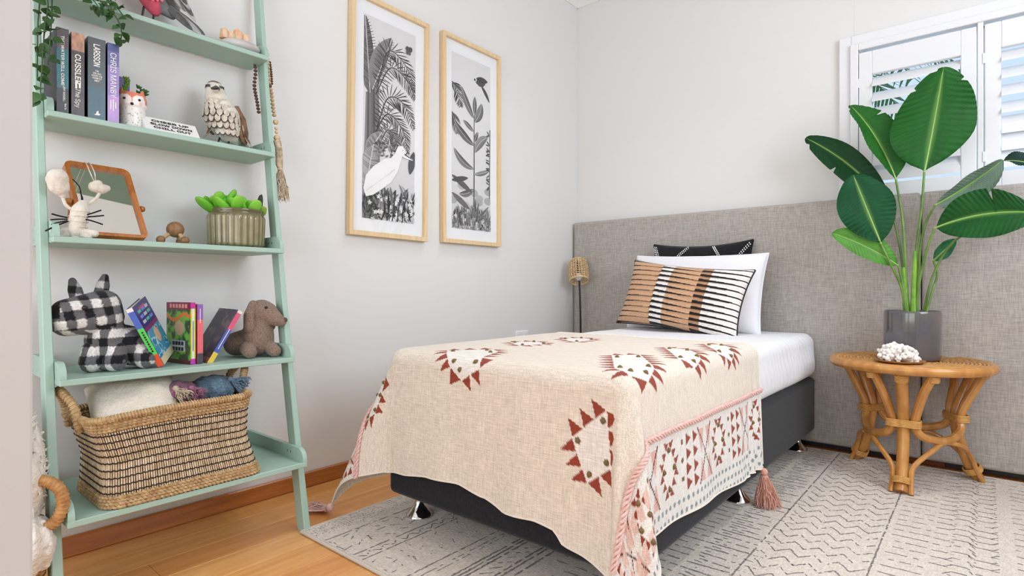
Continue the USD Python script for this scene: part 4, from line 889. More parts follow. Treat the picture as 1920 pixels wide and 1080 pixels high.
M_feather, M_ftip = pm('cream_feather', (218, 212, 198), .55, noise=(90, (176, 166, 148))), pm('feather_outline', (64, 56, 50), .6)
for row in range(6):
    zc = .152 - row * .019; k = [5, 6, 7, 7, 6, 5][row]
    for j in range(k):
        a = (j - (k - 1) / 2) * .36 + (.18 if row % 2 else 0) - .05; rad = [.041, .050, .056, .056, .052, .046][row] + .0008
        cx = [-.016, -.011, -.006, -.002, .004, .010][row]; dirn = KR * math.sin(a) + KF * math.cos(a); o_ = kp(cx, .009, zc) + dirn * rad + UP * .004
        fe = obj('feather', feather_shape(o_, -UP + dirn * (-.12 + .09 * (3 - row) * .6), dirn, .023, .0185), M_feather, kb)
        obj('feather_edge', feather_shape(o_ - UP * .0018 - dirn * .0004, -UP + dirn * (-.12 + .09 * (3 - row) * .6), dirn, .0246, .0212, .0008), M_ftip, fe)
M_brownwing = pm('brown_wing', (96, 66, 48), .6, noise=(50, (150, 112, 84)))
for sgn, name in ((1, 'wing'), (-1, 'wing')):
    base = kp(.040 if sgn > 0 else -.036, .012 if sgn > 0 else -.006, .148); tipw = kp(.066 if sgn > 0 else -.024, -.012, .022 if sgn > 0 else .048)
    w_ = obj(name, feather_shape(base, tipw - base, KR * sgn * (1.0) + KF * (.75 if sgn > 0 else .45), np.linalg.norm(tipw - base), .066, .006, .18), M_brownwing, kb)
    for j in range(6): obj('flight_feather', feather_shape(base + (tipw - base) * (.28 + .1 * j) + KR * sgn * .007 + KF * .004, (tipw - base) + KR * (.02 * (j - 2) * sgn), KR * sgn + KF * .45, .042, .012, .002), pm('wing_feather_%d' % (j % 3), [(84, 58, 44), (128, 92, 66), (190, 176, 156)][j % 3], .6), w_)
obj('upper_beak', hull([kp(-.040, .030, .193), kp(-.006, .030, .193), kp(-.022, .032, .204), kp(-.012, .082, .180), kp(-.010, .081, .183), kp(-.038, .03, .186), kp(-.008, .03, .186)]), pm('dark_beak', (62, 56, 54), .4), kb)
obj('lower_beak', hull([kp(-.036, .030, .186), kp(-.009, .030, .186), kp(-.022, .030, .172), kp(-.012, .074, .177), kp(-.018, .06, .171)]), pm('pale_beak', (206, 198, 182), .45), kb)
for s in (-1, 1): obj('eye', ball(kp(-.023 + s * .024, .020, .201), .0042, 1), M_black, kb)
for s, (r0, r1) in ((-1, (-.004, -.018)), (1, (.020, .018))):
    lg = obj('leg', tube(spline([kp(r0, .004, .05), kp((r0 + r1) / 2, .008, .026), kp(r1, .010, .004)], 8), .0032, 6), M_black, kb)
    for a in (-.6, 0, .6): obj('toe', tube([kp(r1, .010, .004), kp(r1 + .016 * math.sin(a), .010 + .018 * math.cos(a), .0025)], .0024, 5), M_black, lg)
tb_ = kp(.035, -.022, .045)
for j in range(3): obj('tail_feather', feather_shape(tb_ + KR * .004 * j, kp(.078 + .006 * j, -.03 - .006 * j, .004) - tb_, KF + UP * .6, .056, .020, .0025), pm('tail_grey_green', (128, 150, 136), .6), kb)
# galah on the top shelf
GR, GF = local_frame(298, .08); GO = np.array([.078, -2.545, SH_Z[0]])
def gp(r, f, z): return GO + GR * r * 1.22 + GF * f * 1.2 + UP * z * (1.0 + .06)
ga = thing('bird_figurine', 'pink and grey parrot figurine on the top shelf', 'bird figurine', GO)
m = blob([(gp(-.040, .006, .250), .032, gp(-.032, .004, .215), .034), (gp(-.032, .004, .215), .034, gp(-.008, .004, .135), .050), (gp(-.008, .004, .135), .050, gp(.006, .002, .085), .036), (gp(.006, .002, .085), .036, gp(.012, 0, .052), .016), (gp(.006, .0, .085), .030, gp(.050, -.012, .055), .012)], .006)
def gcol(v):
    q = v - GO; r = q @ GR; z = q[:, 2]; n = meshkit.fbm(q * 90, 3); c = np.tile(lin((206, 84, 104)), (len(v), 1)); c *= (.7 + .6 * n)[:, None]
    g = (r > .030 - (z - .06) * .10) & (z < .19); c[g] = lin((122, 120, 122)) * (.8 + .4 * n[g])[:, None]; c[z > .255] = lin((226, 178, 178)); return c
obj('body', m, M_matte, ga, smooth=True, tint=gcol(m.vertices))
M_grey1, M_grey2, M_grey3 = pm('grey_plume', (150, 148, 150), .5, noise=(60, (184, 182, 182))), pm('dark_plume', (74, 74, 74), .55, noise=(60, (98, 98, 96))), pm('pink_plume', (202, 84, 106), .55, noise=(80, (226, 126, 140)))
gw = obj('wing', feather_shape(gp(.026, .022, .20), gp(.085, .0, .055) - gp(.026, .022, .20), GF + GR * .5, .155, .062, .005), M_grey1, ga)
for j in range(6): obj('flight_feather', feather_shape(gp(.036 + .007 * j, .027 - .003 * j, .165 - .014 * j), (.6 * GR[0], .6 * GR[1], -.9), GF + GR * .5, .07, .018, .0025), M_grey1 if j % 2 else M_grey2, gw)
obj('wing', feather_shape(gp(.0, -.04, .19), gp(.07, -.03, .06) - gp(.0, -.04, .19), -GF + GR * .4, .15, .06, .005), M_grey1, ga)
for j, (r1, z1) in enumerate(((.096, .022), (.108, .018), (.118, .016), (.126, .02))):
    tp = gp(.036 + .006 * j, .004 - .006 * j, .075); obj('tail_feather', feather_shape(tp, gp(r1, -.01 - .004 * j, z1) - tp, GF + UP * .4, float(np.linalg.norm(gp(r1, -.01 - .004 * j, z1) - tp)), .026, .0022), (M_grey2, M_grey1, M_grey1, M_grey2)[j], ga)
for j in range(5): obj('belly_feather', feather_shape(gp(-.018 + .009 * j, .034 - .004 * abs(j - 2), .108), -UP * 1 + GR * (.10 + .05 * j), GF, .05 - .004 * abs(j - 2), .018, .002), M_grey3, ga)
for s in (-.012, .012):
    lg = obj('leg', tube(spline([gp(s, .002, .058), gp(s - .004, .004, .025), gp(s - .004, .006, .002)], 8), .003, 6), M_black, ga)
    for a in (-.5, .0, .5): obj('toe', tube([gp(s - .004, .006, .003), gp(s - .004 + .016 * math.sin(a), .024, .0022)], .0022, 5), M_black, lg)
obj('beak', hull([gp(-.068, .0, .255), gp(-.068, .012, .250), gp(-.066, .006, .262), gp(-.088, .006, .234), gp(-.070, .006, .238)]), pm('pale_horn_beak', (196, 186, 170), .4), ga)
obj('eye', ball(gp(-.052, .032, .258), .0045, 1), M_black, ga)

# stone with pink salt crystals
S0 = np.array([.102, -2.272, SH_Z[0]])
st = thing('stone', 'smooth flat grey stone at the right end of the top shelf', 'stone', S0)
m = trimesh.creation.icosphere(4, 1.0); v = m.vertices; v = v * [.044, .066, .0225] * (1 + .10 * (meshkit.noise(v * 1.7 + 4) - .5))[:, None]; v[:, 2] = np.maximum(v[:, 2], -.0195); m.vertices = v + S0 + [0, 0, .0198]
obj('pebble', m, pm('grey_pebble', (182, 180, 178), .55, noise=(30, (204, 202, 198), 5)), st, smooth=True)
sc_ = thing('crystal_holder', 'cluster of peach salt crystals standing on the grey stone', 'crystal', S0 + [0, 0, .039]); rcx = np.random.default_rng(21)
M_salt = pm('salt_crystal', (236, 168, 128), .35, noise=(40, (246, 206, 176)), extra=dict(subsurface_weight=.4, subsurface_scale=.01))
for dy, hx, hz, sx in ((-.045, 0, .034, .016), (-.024, .006, .026, .015), (.002, -.002, .046, .019), (.026, .004, .034, .016)):
    c = S0 + [hx - .006, dy - .008, .0385]; pts = []
    for k in range(7): a = k * .9 + rcx.uniform(-.2, .2); pts += [c + [sx * math.cos(a), sx * math.sin(a), -.004], c + [sx * .8 * math.cos(a), sx * .8 * math.sin(a), hz * rcx.uniform(.55, .95)]]
    pts.append(c + [rcx.uniform(-.004, .004), rcx.uniform(-.006, .006), hz]); obj('crystal', hull(pts), M_salt, sc_, smooth=False)

# bead garland over the right rail
gl = thing('bead_garland', 'wooden bead garland with a cream tassel hanging outside the right rail of the ladder shelf', 'garland', (.1, -2.16, 1.3))
M_bead, M_bead2 = pm('natural_bead', (216, 190, 150), .55, noise=(30, (194, 164, 120)), coords='position'), pm('brown_shaded_bead', (92, 64, 46), .5)
Yo = -2.160
outer = spline([np.array([.055, -2.215, 1.668]), at(490, 89, Y=-2.19), at(499, 94, Y=-2.17), at(502, 119, Y=Yo), at(504, 150, Y=Yo), at(509, 175, Y=Yo), at(512, 200, Y=Yo), at(515, 220, Y=Yo)], 300)
def bead_run(P, r):
    s = np.r_[0, np.cumsum(np.linalg.norm(np.diff(P, axis=0), axis=1))]; k = np.arange(0, s[-1], r * 1.9); return [np.array([np.interp(x, s, P[:, i]) for i in range(3)]) for x in k]
pos_o = bead_run(outer, 0.0078)
for k, p in enumerate(pos_o): obj('bead', ball(p, 0.0078, 1, (1, 1, .85)), M_bead if k % 9 != 4 else M_bead2, gl)
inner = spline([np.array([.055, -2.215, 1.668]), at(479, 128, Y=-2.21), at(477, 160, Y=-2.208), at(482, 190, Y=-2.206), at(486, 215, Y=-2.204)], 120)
for p in bead_run(inner, 0.0068): obj('bead', ball(p, 0.0068, 1, (1, 1, .85)), M_bead2, gl)  # inner strand coloured dark to stand for shade behind the rail
back = spline([at(506, 116, Y=Yo + .012), at(508.5, 135, Y=Yo + .012), at(510, 160, Y=Yo + .010)], 80)
for p in bead_run(back, .005): obj('bead', ball(p, .005, 1, (1, 1, .85)), M_bead2, gl)
for py, r in ((228, .0095), (240, .006), (247, .006), (258, .0115)): obj('bead', ball(at(517 + (py - 228) * .08, py, Y=Yo), r, 2), M_bead, gl)
M_rope = pm('cream_rope', (212, 196, 172), .95, noise=(90, (170, 148, 120)), bump=(300, .5, .002))
rp_ = spline([at(520, 264, Y=Yo), at(523, 285, Y=Yo), at(524, 308, Y=Yo)], 60); T_, A2, B2 = frames(rp_); ph = np.arange(60) * .55
obj('twisted_rope', cat(*[tube(rp_ + (A2 * np.cos(ph + f)[:, None] + B2 * np.sin(ph + f)[:, None]) * .0075, .0058, 6) for f in (0, 2.09, 4.19)]), M_rope, gl)
tassel(gl, at(524, 306, Y=Yo), at(531, 378, Y=Yo) - at(524, 306, Y=Yo), .115, .014, M_rope, 60, 9, .011)
# ================================================================== shelf three: mirror, lobster, wooden figure, succulent pot
z3 = SH_Z[2]
mc = np.array([.190, -2.664, z3 + .0085]); mx = unit((-.022, .165, 0)); mn = unit(np.cross(mx, UP)); mn = mn * np.sign(mn[0]); tl = math.radians(30)
mu = UP * math.cos(tl) - mn * math.sin(tl); mf = UP * math.sin(tl) + mn * math.cos(tl); MW, MH = .168, .252
mi = thing('mirror', 'small tilting rectangular mirror in an orange brown timber frame', 'mirror', mc)
M_orange = wood('orange_timber', (168, 92, 34), (206, 128, 60), 'z', 14, .4, .2)
from shapely.geometry import Polygon, box as sbox
outr = sbox(-MW / 2 + .02, .02, MW / 2 - .02, MH - .02).buffer(.02); innr = sbox(-MW / 2 + .021, .021, MW / 2 - .021, MH - .021).buffer(.0105)
frm = trimesh.creation.extrude_polygon(outr.difference(innr), .020, engine='earcut'); frm.apply_translation((0, 0, -.010))
obj('frame', place(frm, mc, mx, mu, mf), M_orange, mi)
gl_ = trimesh.creation.extrude_polygon(innr.buffer(.002), .002, engine='earcut'); gl_.apply_translation((0, 0, -.001)); obj('mirror_glass', place(gl_, mc, mx, mu, mf), pm('mirror_silver', (235, 238, 236), .015, metal=1), mi, smooth=False)
bk = trimesh.creation.extrude_polygon(innr.buffer(.004), .004, engine='earcut'); bk.apply_translation((0, 0, -.008)); obj('backing', place(bk, mc, mx, mu, mf), M_orange, mi)
for s in (-1, 1):
    piv = mc + mx * s * (MW / 2 + .004) + mu * MH * .45; foot = mc + mx * s * (MW / 2 + .004) - mn * .085; foot[2] = z3 + .001
    f2 = foot
    obj('stand_arm', cat(hull(np.vstack([p + np.array(o_) for p, w in ((piv, .008), (foot, .010), (foot + mn * .022, .010)) for o_ in (mx * .004 + UP * w * .6, -mx * .004 + UP * w * .6, mx * .004, -mx * .004)]))), M_orange, mi)
    obj('pivot_knob', place(lathe([(0, -.006), (.0085, -.006), (.0095, 0), (.007, .006), (0, .0075)], 20), piv + mx * s * .006, mu, mf, mx * s), M_orange, mi)
# felt lobster
M_felt = pm('cream_felt', (226, 220, 208), .95, noise=(60, (206, 198, 184)), bump=(180, .6, .003), sheen=.2)
LBX = .225
P_ = lambda px, py, X=LBX: at(px, py, X=X)
lob = thing('toy_lobster', 'cream felt lobster toy with black thread legs propped against the mirror', 'toy', (LBX, -2.745, z3))
lob_z = P_(147, 441)[2]
obj('body', blob([(P_(140, 432), .021, P_(146, 412), .020), (P_(146, 412), .020, P_(150, 395), .021), (P_(150, 395), .021, P_(155, 383), .013)], .006), M_felt, lob, smooth=True)
for k, (px, py) in enumerate(((146, 425), (147, 415), (148, 405), (150, 396))):
    c_ = P_(px, py); th_ = np.arange(28) * 2 * np.pi / 28; obj('body_seam', tube(c_ + .0212 * (np.cos(th_)[:, None] * KR + np.sin(th_)[:, None] * unit(KF)), .0014, 5, closed=True), M_felt, lob)
FR_, FF_ = local_frame(130, LBX)
fan = []
for k, a in enumerate(np.linspace(-1.25, 1.25, 5)):
    d = FR_ * math.sin(a) - UP * math.cos(a) * .42; b0 = P_(140, 431) + FF_ * .004; tipf = b0 + d * (.052 - .006 * abs(a)); fan.append((b0, .011, tipf, .0105))
m = blob(fan, .006); m.vertices[:, 2] = np.maximum(m.vertices[:, 2], z3 + .001); obj('tail_fan', m, M_felt, lob, smooth=True)
cl1 = blob([(P_(108, 333), .024, P_(112, 355), .016), (P_(104, 336), .021, P_(103, 350), .014), (P_(112, 328), .017, P_(117, 350), .016), (P_(112, 352), .013, P_(117, 366), .007)], .006); obj('claw', cl1, M_felt, lob, smooth=True)
cl2 = blob([(P_(176, 350), .013, P_(190, 353), .014), (P_(190, 353), .014, P_(200, 352), .009), (P_(174, 347), .010, P_(184, 344), .011)], .006); obj('claw', cl2, M_felt, lob, smooth=True)
obj('arm', tube(spline([P_(117, 365), P_(119, 374), P_(124, 384), P_(133, 391)], 14), .0042, 8), M_felt, lob); obj('arm', tube(spline([P_(188, 358), P_(181, 370), P_(168, 380), P_(156, 386)], 14), .0042, 8), M_felt, lob)
M_thread = pm('black_thread', (30, 26, 28), .9)
for pts in ([(154, 404), (172, 399), (190, 393)], [(154, 406), (174, 405), (195, 403)], [(154, 409), (172, 413), (193, 420)], [(126, 407), (112, 404), (97, 400)], [(126, 410), (110, 410), (95, 411)], [(126, 413), (110, 416), (97, 420)], [(128, 414), (106, 422), (85, 432)]):
    p3 = [P_(x, y, LBX + .012 + .004 * k) for k, (x, y) in enumerate(pts)]; obj('leg', tube(spline(p3, 12), .0021, 6), M_thread, lob)
obj('antenna', tube(spline([P_(155, 384), P_(153, 372), P_(150, 352), P_(143, 342), P_(136, 335)], 16), .0014, 5), M_thread, lob); obj('antenna', tube(spline([P_(152, 384), P_(155, 372), P_(150, 358)], 12), .0014, 5), M_thread, lob)
mt_ = mc + mu * (MH + .001) + mx * -.028
for dx in (-.004, .006): obj('hanging_string', tube(spline([mt_ + mx * dx - mf * .012, mt_ + mx * dx + mf * .013, P_(172, 322) + FR_ * dx, P_(177, 338) + FR_ * dx * .4], 16), .0014, 5), M_felt, lob)
# wooden ball figure
BO = np.array([.172, -2.504, z3]); br, bf = local_frame(327, .17)
wf = thing('wooden_figure', 'wooden ball figure on three small ball feet, between the mirror and the succulent pot', 'figurine', BO)
M_walnut, M_beech = wood('walnut_ball', (112, 78, 48), (156, 116, 78), 'z', 26, .45), wood('light_peg', (176, 138, 98), (202, 166, 124), 'z', 20, .5)
hc = BO + UP * .047; obj('head_ball', ball(hc, .0245, 3), M_walnut, wf)
for r, f, nm in ((-.038, .016, .0125), (.026, .026, .0125), (.014, -.034, .0125)):
    c = BO + br * r + bf * f + UP * .0125; obj('peg', tube([hc + (c - hc) * .35, c], .0058, 10), M_beech, wf); obj('foot_ball', ball(c, .0125, 3), M_walnut, wf)
# ribbed pot with succulents
PO = np.array([.142, -2.305, z3]); na, nz = 192, 26; hz = np.linspace(0, 1, nz); an = np.arange(na) * 2 * np.pi / na
pr = np.interp(hz, [0, .03, .08, .80, .88, .90, .93, .99, 1.0], [.074, .082, .086, .089, .086, .080, .087, .089, .086]); rb = np.interp(hz, [0, .08, .78, .86], [0, 1, 1, 0])
P = PO + np.stack([pr[None, :] * (1 + .045 * rb[None, :] * (np.abs(np.sin(an * 13))[:, None] ** .7 - .5)) * f(an)[:, None] for f in (np.cos, np.sin)] + [np.broadcast_to(hz * .128 + .0008, (na, nz))], -1)
g = np.abs(np.sin(an * 13))[:, None]; c = lin((96, 90, 58)) * (1 - g[..., None] * rb[None, :, None] * .75) + lin((168, 158, 122)) * g[..., None] * rb[None, :, None] * .75  # highlights put into the glaze colour: rib crests lighter, grooves darker
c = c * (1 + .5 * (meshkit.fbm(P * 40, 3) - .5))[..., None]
sp = thing('planter_pot', 'ribbed glazed olive pot of bright green succulents on the middle shelf', 'pot', PO)
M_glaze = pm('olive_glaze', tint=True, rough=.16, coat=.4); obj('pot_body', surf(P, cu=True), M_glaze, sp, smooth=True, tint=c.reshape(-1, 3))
obj('pot_base', lathe([(0, .0008), (.074, .0008), (.078, .004), (0, .004)], 48, PO), pm('olive_unglazed', (120, 112, 84), .8), sp)
obj('inner_rim', lathe([(.086, .1285), (.078, .127), (.077, .110), (0, .109)], 64, PO), pm('olive_rim', (118, 110, 78), .3, coat=.3), sp)
pr_, pf_ = local_frame(438, .14)
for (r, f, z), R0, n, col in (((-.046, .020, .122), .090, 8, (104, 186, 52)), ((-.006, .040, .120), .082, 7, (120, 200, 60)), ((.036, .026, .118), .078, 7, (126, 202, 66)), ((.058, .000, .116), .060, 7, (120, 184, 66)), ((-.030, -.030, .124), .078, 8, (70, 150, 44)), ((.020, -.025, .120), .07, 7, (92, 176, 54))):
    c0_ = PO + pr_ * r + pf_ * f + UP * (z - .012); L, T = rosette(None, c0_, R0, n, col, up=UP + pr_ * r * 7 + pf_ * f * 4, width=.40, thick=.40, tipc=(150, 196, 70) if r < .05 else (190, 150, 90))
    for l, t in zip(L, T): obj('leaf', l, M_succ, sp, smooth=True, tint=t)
for (r, f) in ((.066, -.01), (.070, .006)): obj('dark_sprig', feather_shape(PO + pr_ * r + pf_ * f + UP * .12, UP + pr_ * .12, pf_, .07, .016, .002), pm('dark_sprig', (40, 44, 40), .6), sp)

# ================================================================== shelf four: plaid dog, books, brown dog
z4 = SH_Z[3]
DR, DF = local_frame(190, .2); DO = np.array([.205, -2.692, z4])
dp = lambda r, f, z: DO + DR * r + DF * f + UP * z
dog = thing('plush_dog', 'black and white checked fabric dog sitting on the fourth shelf', 'soft toy', DO)
head = [(dp(-.084, .030, .142), .040, dp(-.086, .030, .166), .035), (dp(-.084, .030, .142), .040, dp(-.002, .004, .150), .046), (dp(-.086, .03, .166), .035, dp(-.006, .002, .182), .044), (dp(-.002, .004, .150), .046, dp(-.006, .002, .182), .044)]
body = [(dp(-.002, -.004, .135), .040, dp(.004, -.006, .085), .054), (dp(.004, -.006, .085), .054, dp(.004, -.004, .050), .050), (dp(.004, -.006, .085), .052, dp(.066, -.03, .062), .056), (dp(.066, -.03, .062), .056, dp(.086, -.036, .045), .044),
        (dp(-.030, .018, .06), .026, dp(-.034, .026, .028), .0275), (dp(.022, .030, .058), .027, dp(.020, .040, .029), .029), (dp(.078, .004, .04), .032, dp(.092, .020, .028), .0275)]
m = blob(head + body, .0042, 14); v = m.vertices; v[:, 2] = np.maximum(v[:, 2], z4 + .001)
def checks(q, rot, s=.0235, ph=(0, 0)):
    c_, s_ = math.cos(rot), math.sin(rot); a = (q[:, 0] * c_ - q[:, 1] * s_) / s + ph[0]; b = (q[:, 0] * s_ + q[:, 1] * c_) / s + ph[1]
    return (np.floor(a) % 2), (np.floor(b) % 2)
q = v - DO; lr, lf, lz = q @ DR, q @ DF, q[:, 2]
hd = (lz > .118 + .0 * lr) & ((lr < -.042) | (lz > .132 - .2 * (lr + .02)))
u1 = np.where(hd, lr - .35 * lf, lr + lf * .9); u2 = np.where(hd, lz + .12 * lr, lz)
a1, b1 = checks(np.stack([u1, u2], 1), 0); a2, b2 = checks(np.stack([u1, u2], 1), -.22, ph=(.3, .4)); a_, b_ = np.where(hd, a2, a1), np.where(hd, b2, b1)
tone = np.array([[222, 220, 216], [104, 102, 104], [26, 26, 30]])[(a_ + b_).astype(int)]; tone = lin(tone) * (.8 + .4 * meshkit.noise(q * 500))[:, None]
nose = (lr < -.098) & (lz > .150); tone[nose] = lin((16, 16, 18))
bd = obj('body', m, M_clothtint, dog, smooth=True, tint=tone)
for (r0, f0, z0), (r1, f1, z1) in (((-.062, .008, .200), (-.074, -.002, .250)), ((-.012, -.004, .212), (-.002, -.010, .262))):
    m = blob([(dp(r0, f0, z0), .017, dp((r0 + r1) / 2, (f0 + f1) / 2, (z0 + z1) / 2), .0165), (dp((r0 + r1) / 2, (f0 + f1) / 2, (z0 + z1) / 2), .0165, dp(r1, f1, z1), .009)], .004)
    q = m.vertices - DO; a_, b_ = checks(np.stack([q @ DR, q[:, 2]], 1), .1, .02, (.4, .6)); obj('ear', m, M_clothtint, dog, smooth=True, tint=lin(np.array([[190, 188, 186], [92, 92, 94], [26, 26, 30]])[(a_ + b_).astype(int)]))
obj('eye', ball(dp(-.046, .0585, .178), .0065, 2), M_black, dog)
# children's books
h1 = unit(at(243, 583, X=.262) - at(303, 690, X=.262)); o1 = at(296, 690, X=.262); o1[2] = z4 + .002
yaw1 = math.radians(36)
def yawed(h, phi): d = np.array([-math.cos(phi), math.sin(phi), 0]); t = np.cross(d, unit(h)); t = t * (1 if t @ RIGHT > 0 else -1); return unit(t)
t1 = yawed(h1, yaw1)
def cover_blue(U, V):
    o_ = np.zeros(U.shape + (3,)); n = meshkit.fbm(np.stack([U * 6, V * 8, 0 * U], -1), 3); o_[:] = lin((70, 150, 184)); o_[n > .52] = lin((186, 218, 228)); o_[n > .6] = lin((36, 132, 172)); o_[V > .62] = lin((52, 44, 120)); o_[(V > .57) & (V <= .63)] = lin((120, 40, 110))
    o_[((U - .55) / .16) ** 2 + ((V - .42) / .12) ** 2 < 1] = lin((214, 178, 150)); o_[(V < .12)] = lin((222, 214, 176)); o_[(V > .9) & (V < .94) & (np.abs(U - .5) < .2)] = lin((206, 60, 80)); return o_
b1 = book('childrens_book', 'leaning paperback with a blue, green and red spine resting on the checked dog', o1, h1, t1, .186, .0175, .128, (40, 44, 110), mixn(bands((0, (232, 84, 50)), (.20, (86, 206, 92)), (.66, (76, 104, 190)), (.94, (232, 232, 230))), .08), 'right', cover_blue)
for k in range(3):
    for j in range(3): obj('title_strokes', obox(b1['o'] + b1['t'] * (b1['T'] + .0008) + b1['d'] * (.03 + .033 * j) + b1['h'] * (.165 - .016 * k), b1['d'] * .013, b1['h'] * .0045, b1['t'] * .0003, .0001), pm('title_%d' % ((k + j) % 3), [(86, 190, 160), (110, 140, 220), (190, 200, 210)][(k + j) % 3], .5), b1['B'])
for k in range(9): obj('spine_mark', obox(b1['o'] + b1['t'] * .00875 + b1['h'] * (.05 + .0075 * k) + b1['n'] * .001, b1['t'] * .0022, b1['h'] * (.0022 if k % 3 else .003), b1['n'] * .0003, .0001), M_dark_ink, b1['B'])
def cover_green(U, V):
    o_ = np.zeros(U.shape + (3,)); n = meshkit.fbm(np.stack([U * 7 + 3, V * 9, 0 * U], -1), 3); o_[:] = lin((74, 128, 44)); o_[n > .5] = lin((110, 168, 56)); o_[n < .40] = lin((58, 70, 44)); o_[(np.abs(V - .76 - .05 * np.sin(U * 7)) < .03)] = lin((214, 110, 46)); o_[V > .88] = lin((120, 30, 52)); o_[V < .06] = lin((90, 38, 40))
    o_[((U - .45) / .2) ** 2 + ((V - .58) / .12) ** 2 < 1] = lin((196, 160, 128)); o_[(np.abs(U - .5) < .28) & (np.abs(V - .29) < .09)] = lin((170, 178, 186)); return o_
def spine_green(U, V):
    o_ = np.zeros(U.shape + (3,)); n = meshkit.fbm(np.stack([U * 2, V * 12, 0 * U], -1), 3); o_[:] = lin((172, 220, 70)); o_[n > .55] = lin((232, 206, 60)); o_[np.abs(U - .5) < .2] = lin((226, 226, 220)); o_[V > .9] = lin((196, 50, 156)); o_[V < .09] = lin((190, 56, 170)); return o_
o2 = at(357, 688, X=.262); o2[2] = z4 + .001; ph2 = math.radians(-9); t2 = yawed(UP, ph2)
b2 = book('childrens_book', 'upright paperback with a busy green picture cover and a lime green spine', o2, UP, t2, .186, .0155, .132, (110, 30, 70), spine_green, 'left', cover_green)
obj('spine_mark', obox(b2['o'] + b2['t'] * .0078 + b2['h'] * .085 + b2['n'] * .001, b2['t'] * .0011, b2['h'] * .045, b2['n'] * .0003, .0001), pm('violet_ink', (120, 90, 170), .5), b2['B'])
for k in range(2):
    for j in range(4): obj('title_strokes', obox(b2['o'] - b2['t'] * .0008 + b2['d'] * (.043 + .016 * j) + b2['h'] * (.061 - .017 * k), b2['d'] * .006, b2['h'] * .0055, b2['t'] * .0003, .0001), M_dark_ink, b2['B'])
for j in range(6): obj('title_strokes', obox(b2['o'] - b2['t'] * .0008 + b2['d'] * (.022 + .017 * j) + b2['h'] * .175, b2['d'] * .006, b2['h'] * .006, b2['t'] * .0003, .0001), pm('cover_rose', (214, 140, 140), .5), b2['B'])
o3 = at(370, 684, X=.262); o3[2] = z4 + .001
b3 = book('childrens_book', 'slim upright paperback with a purple, coral and dark grey spine', o3, UP, (0, 1, 0), .180, .0165, .128, (150, 60, 80), mixn(bands((0, (66, 66, 76)), (.17, (226, 104, 110)), (.74, (138, 92, 178))), .08), 'left', flat((190, 80, 96)))
spine_ln = obox(b3['o'] + b3['t'] * .008 + b3['h'] * .145 + b3['n'] * .001, b3['t'] * .001, b3['h'] * .022, b3['n'] * .0003, .0001); obj('spine_mark', spine_ln, M_white_ink, b3['B'])
h4 = unit(at(456, 582, X=.255) - at(397, 682, X=.255)); o4 = at(388, 682, X=.258); o4[2] = z4 + .0015; t4 = yawed(h4, math.radians(-3))
b4 = book('childrens_book', 'dark leaning paperback with a pink, blue and yellow spine propped on the brown dog', o4, h4, t4, .186, .0165, .128, (40, 36, 52), mixn(bands((0, (232, 196, 70)), (.20, (76, 96, 180)), (.64, (214, 92, 120)), (.95, (226, 220, 214))), .08), 'left', lambda U, V: np.where((meshkit.fbm(np.stack([U * 5, V * 7, 0 * U], -1), 3) > .62)[..., None], lin((104, 84, 96)), np.where((V < .1)[..., None], lin((150, 110, 90)), lin((56, 50, 72)))))
obj('spine_mark', obox(b4['o'] + b4['t'] * .008 + b4['h'] * .085 + b4['n'] * .001, b4['t'] * .0011, b4['h'] * .035, b4['n'] * .0003, .0001), M_white_ink, b4['B'])
# brown dog
QR, QF = local_frame(490, .2); QO = np.array([.205, -2.262, z4]); qp = lambda r, f, z: QO + QR * r + QF * f + UP * z
M_knit = pm('brown_tweed', (112, 90, 78), .95, noise=(260, (152, 128, 112), 2), bump=(320, .7, .003), sheen=.2)
bd_ = thing('plush_dog', 'brown tweed dachshund soft toy at the right end of the fourth shelf', 'soft toy', QO)
m = blob([(qp(.012, .002, .150), .042, qp(.026, .010, .146), .038), (qp(.026, .010, .146), .037, qp(.060, .030, .124), .022), (qp(.060, .030, .124), .022, qp(.074, .036, .118), .016), (qp(.008, .0, .130), .036, qp(.0, .0, .070), .052), (qp(.0, .0, .070), .052, qp(.002, .0, .052), .050), (qp(-.005, -.01, .055), .048, qp(-.066, -.03, .042), .040),
          (qp(-.030, .030, .030), .024, qp(-.022, .062, .022), .021), (qp(.040, .024, .030), .022, qp(.052, .050, .021), .020)], .005, 12)
m.vertices[:, 2] = np.maximum(m.vertices[:, 2], z4 + .001); obj('body', m, M_knit, bd_, smooth=True)
for s, pts in ((1, [(-.014, .022, .176), (-.026, .032, .140), (-.024, .036, .100)]), (-1, [(.030, -.030, .170), (.040, -.036, .130), (.038, -.036, .10)])):
    m = blob([(qp(*pts[0]), .014, qp(*pts[1]), .017), (qp(*pts[1]), .017, qp(*pts[2]), .019)], .005); obj('ear', m, M_knit, bd_, smooth=True)
obj('nose', ball(qp(.084, .041, .123), .0085, 2), pm('brown_nose', (84, 62, 54), .6), bd_)
for r, f in ((.026, .044), (.050, .018)): obj('eye', ball(qp(r, f, .166), .0048, 2), M_black, bd_)

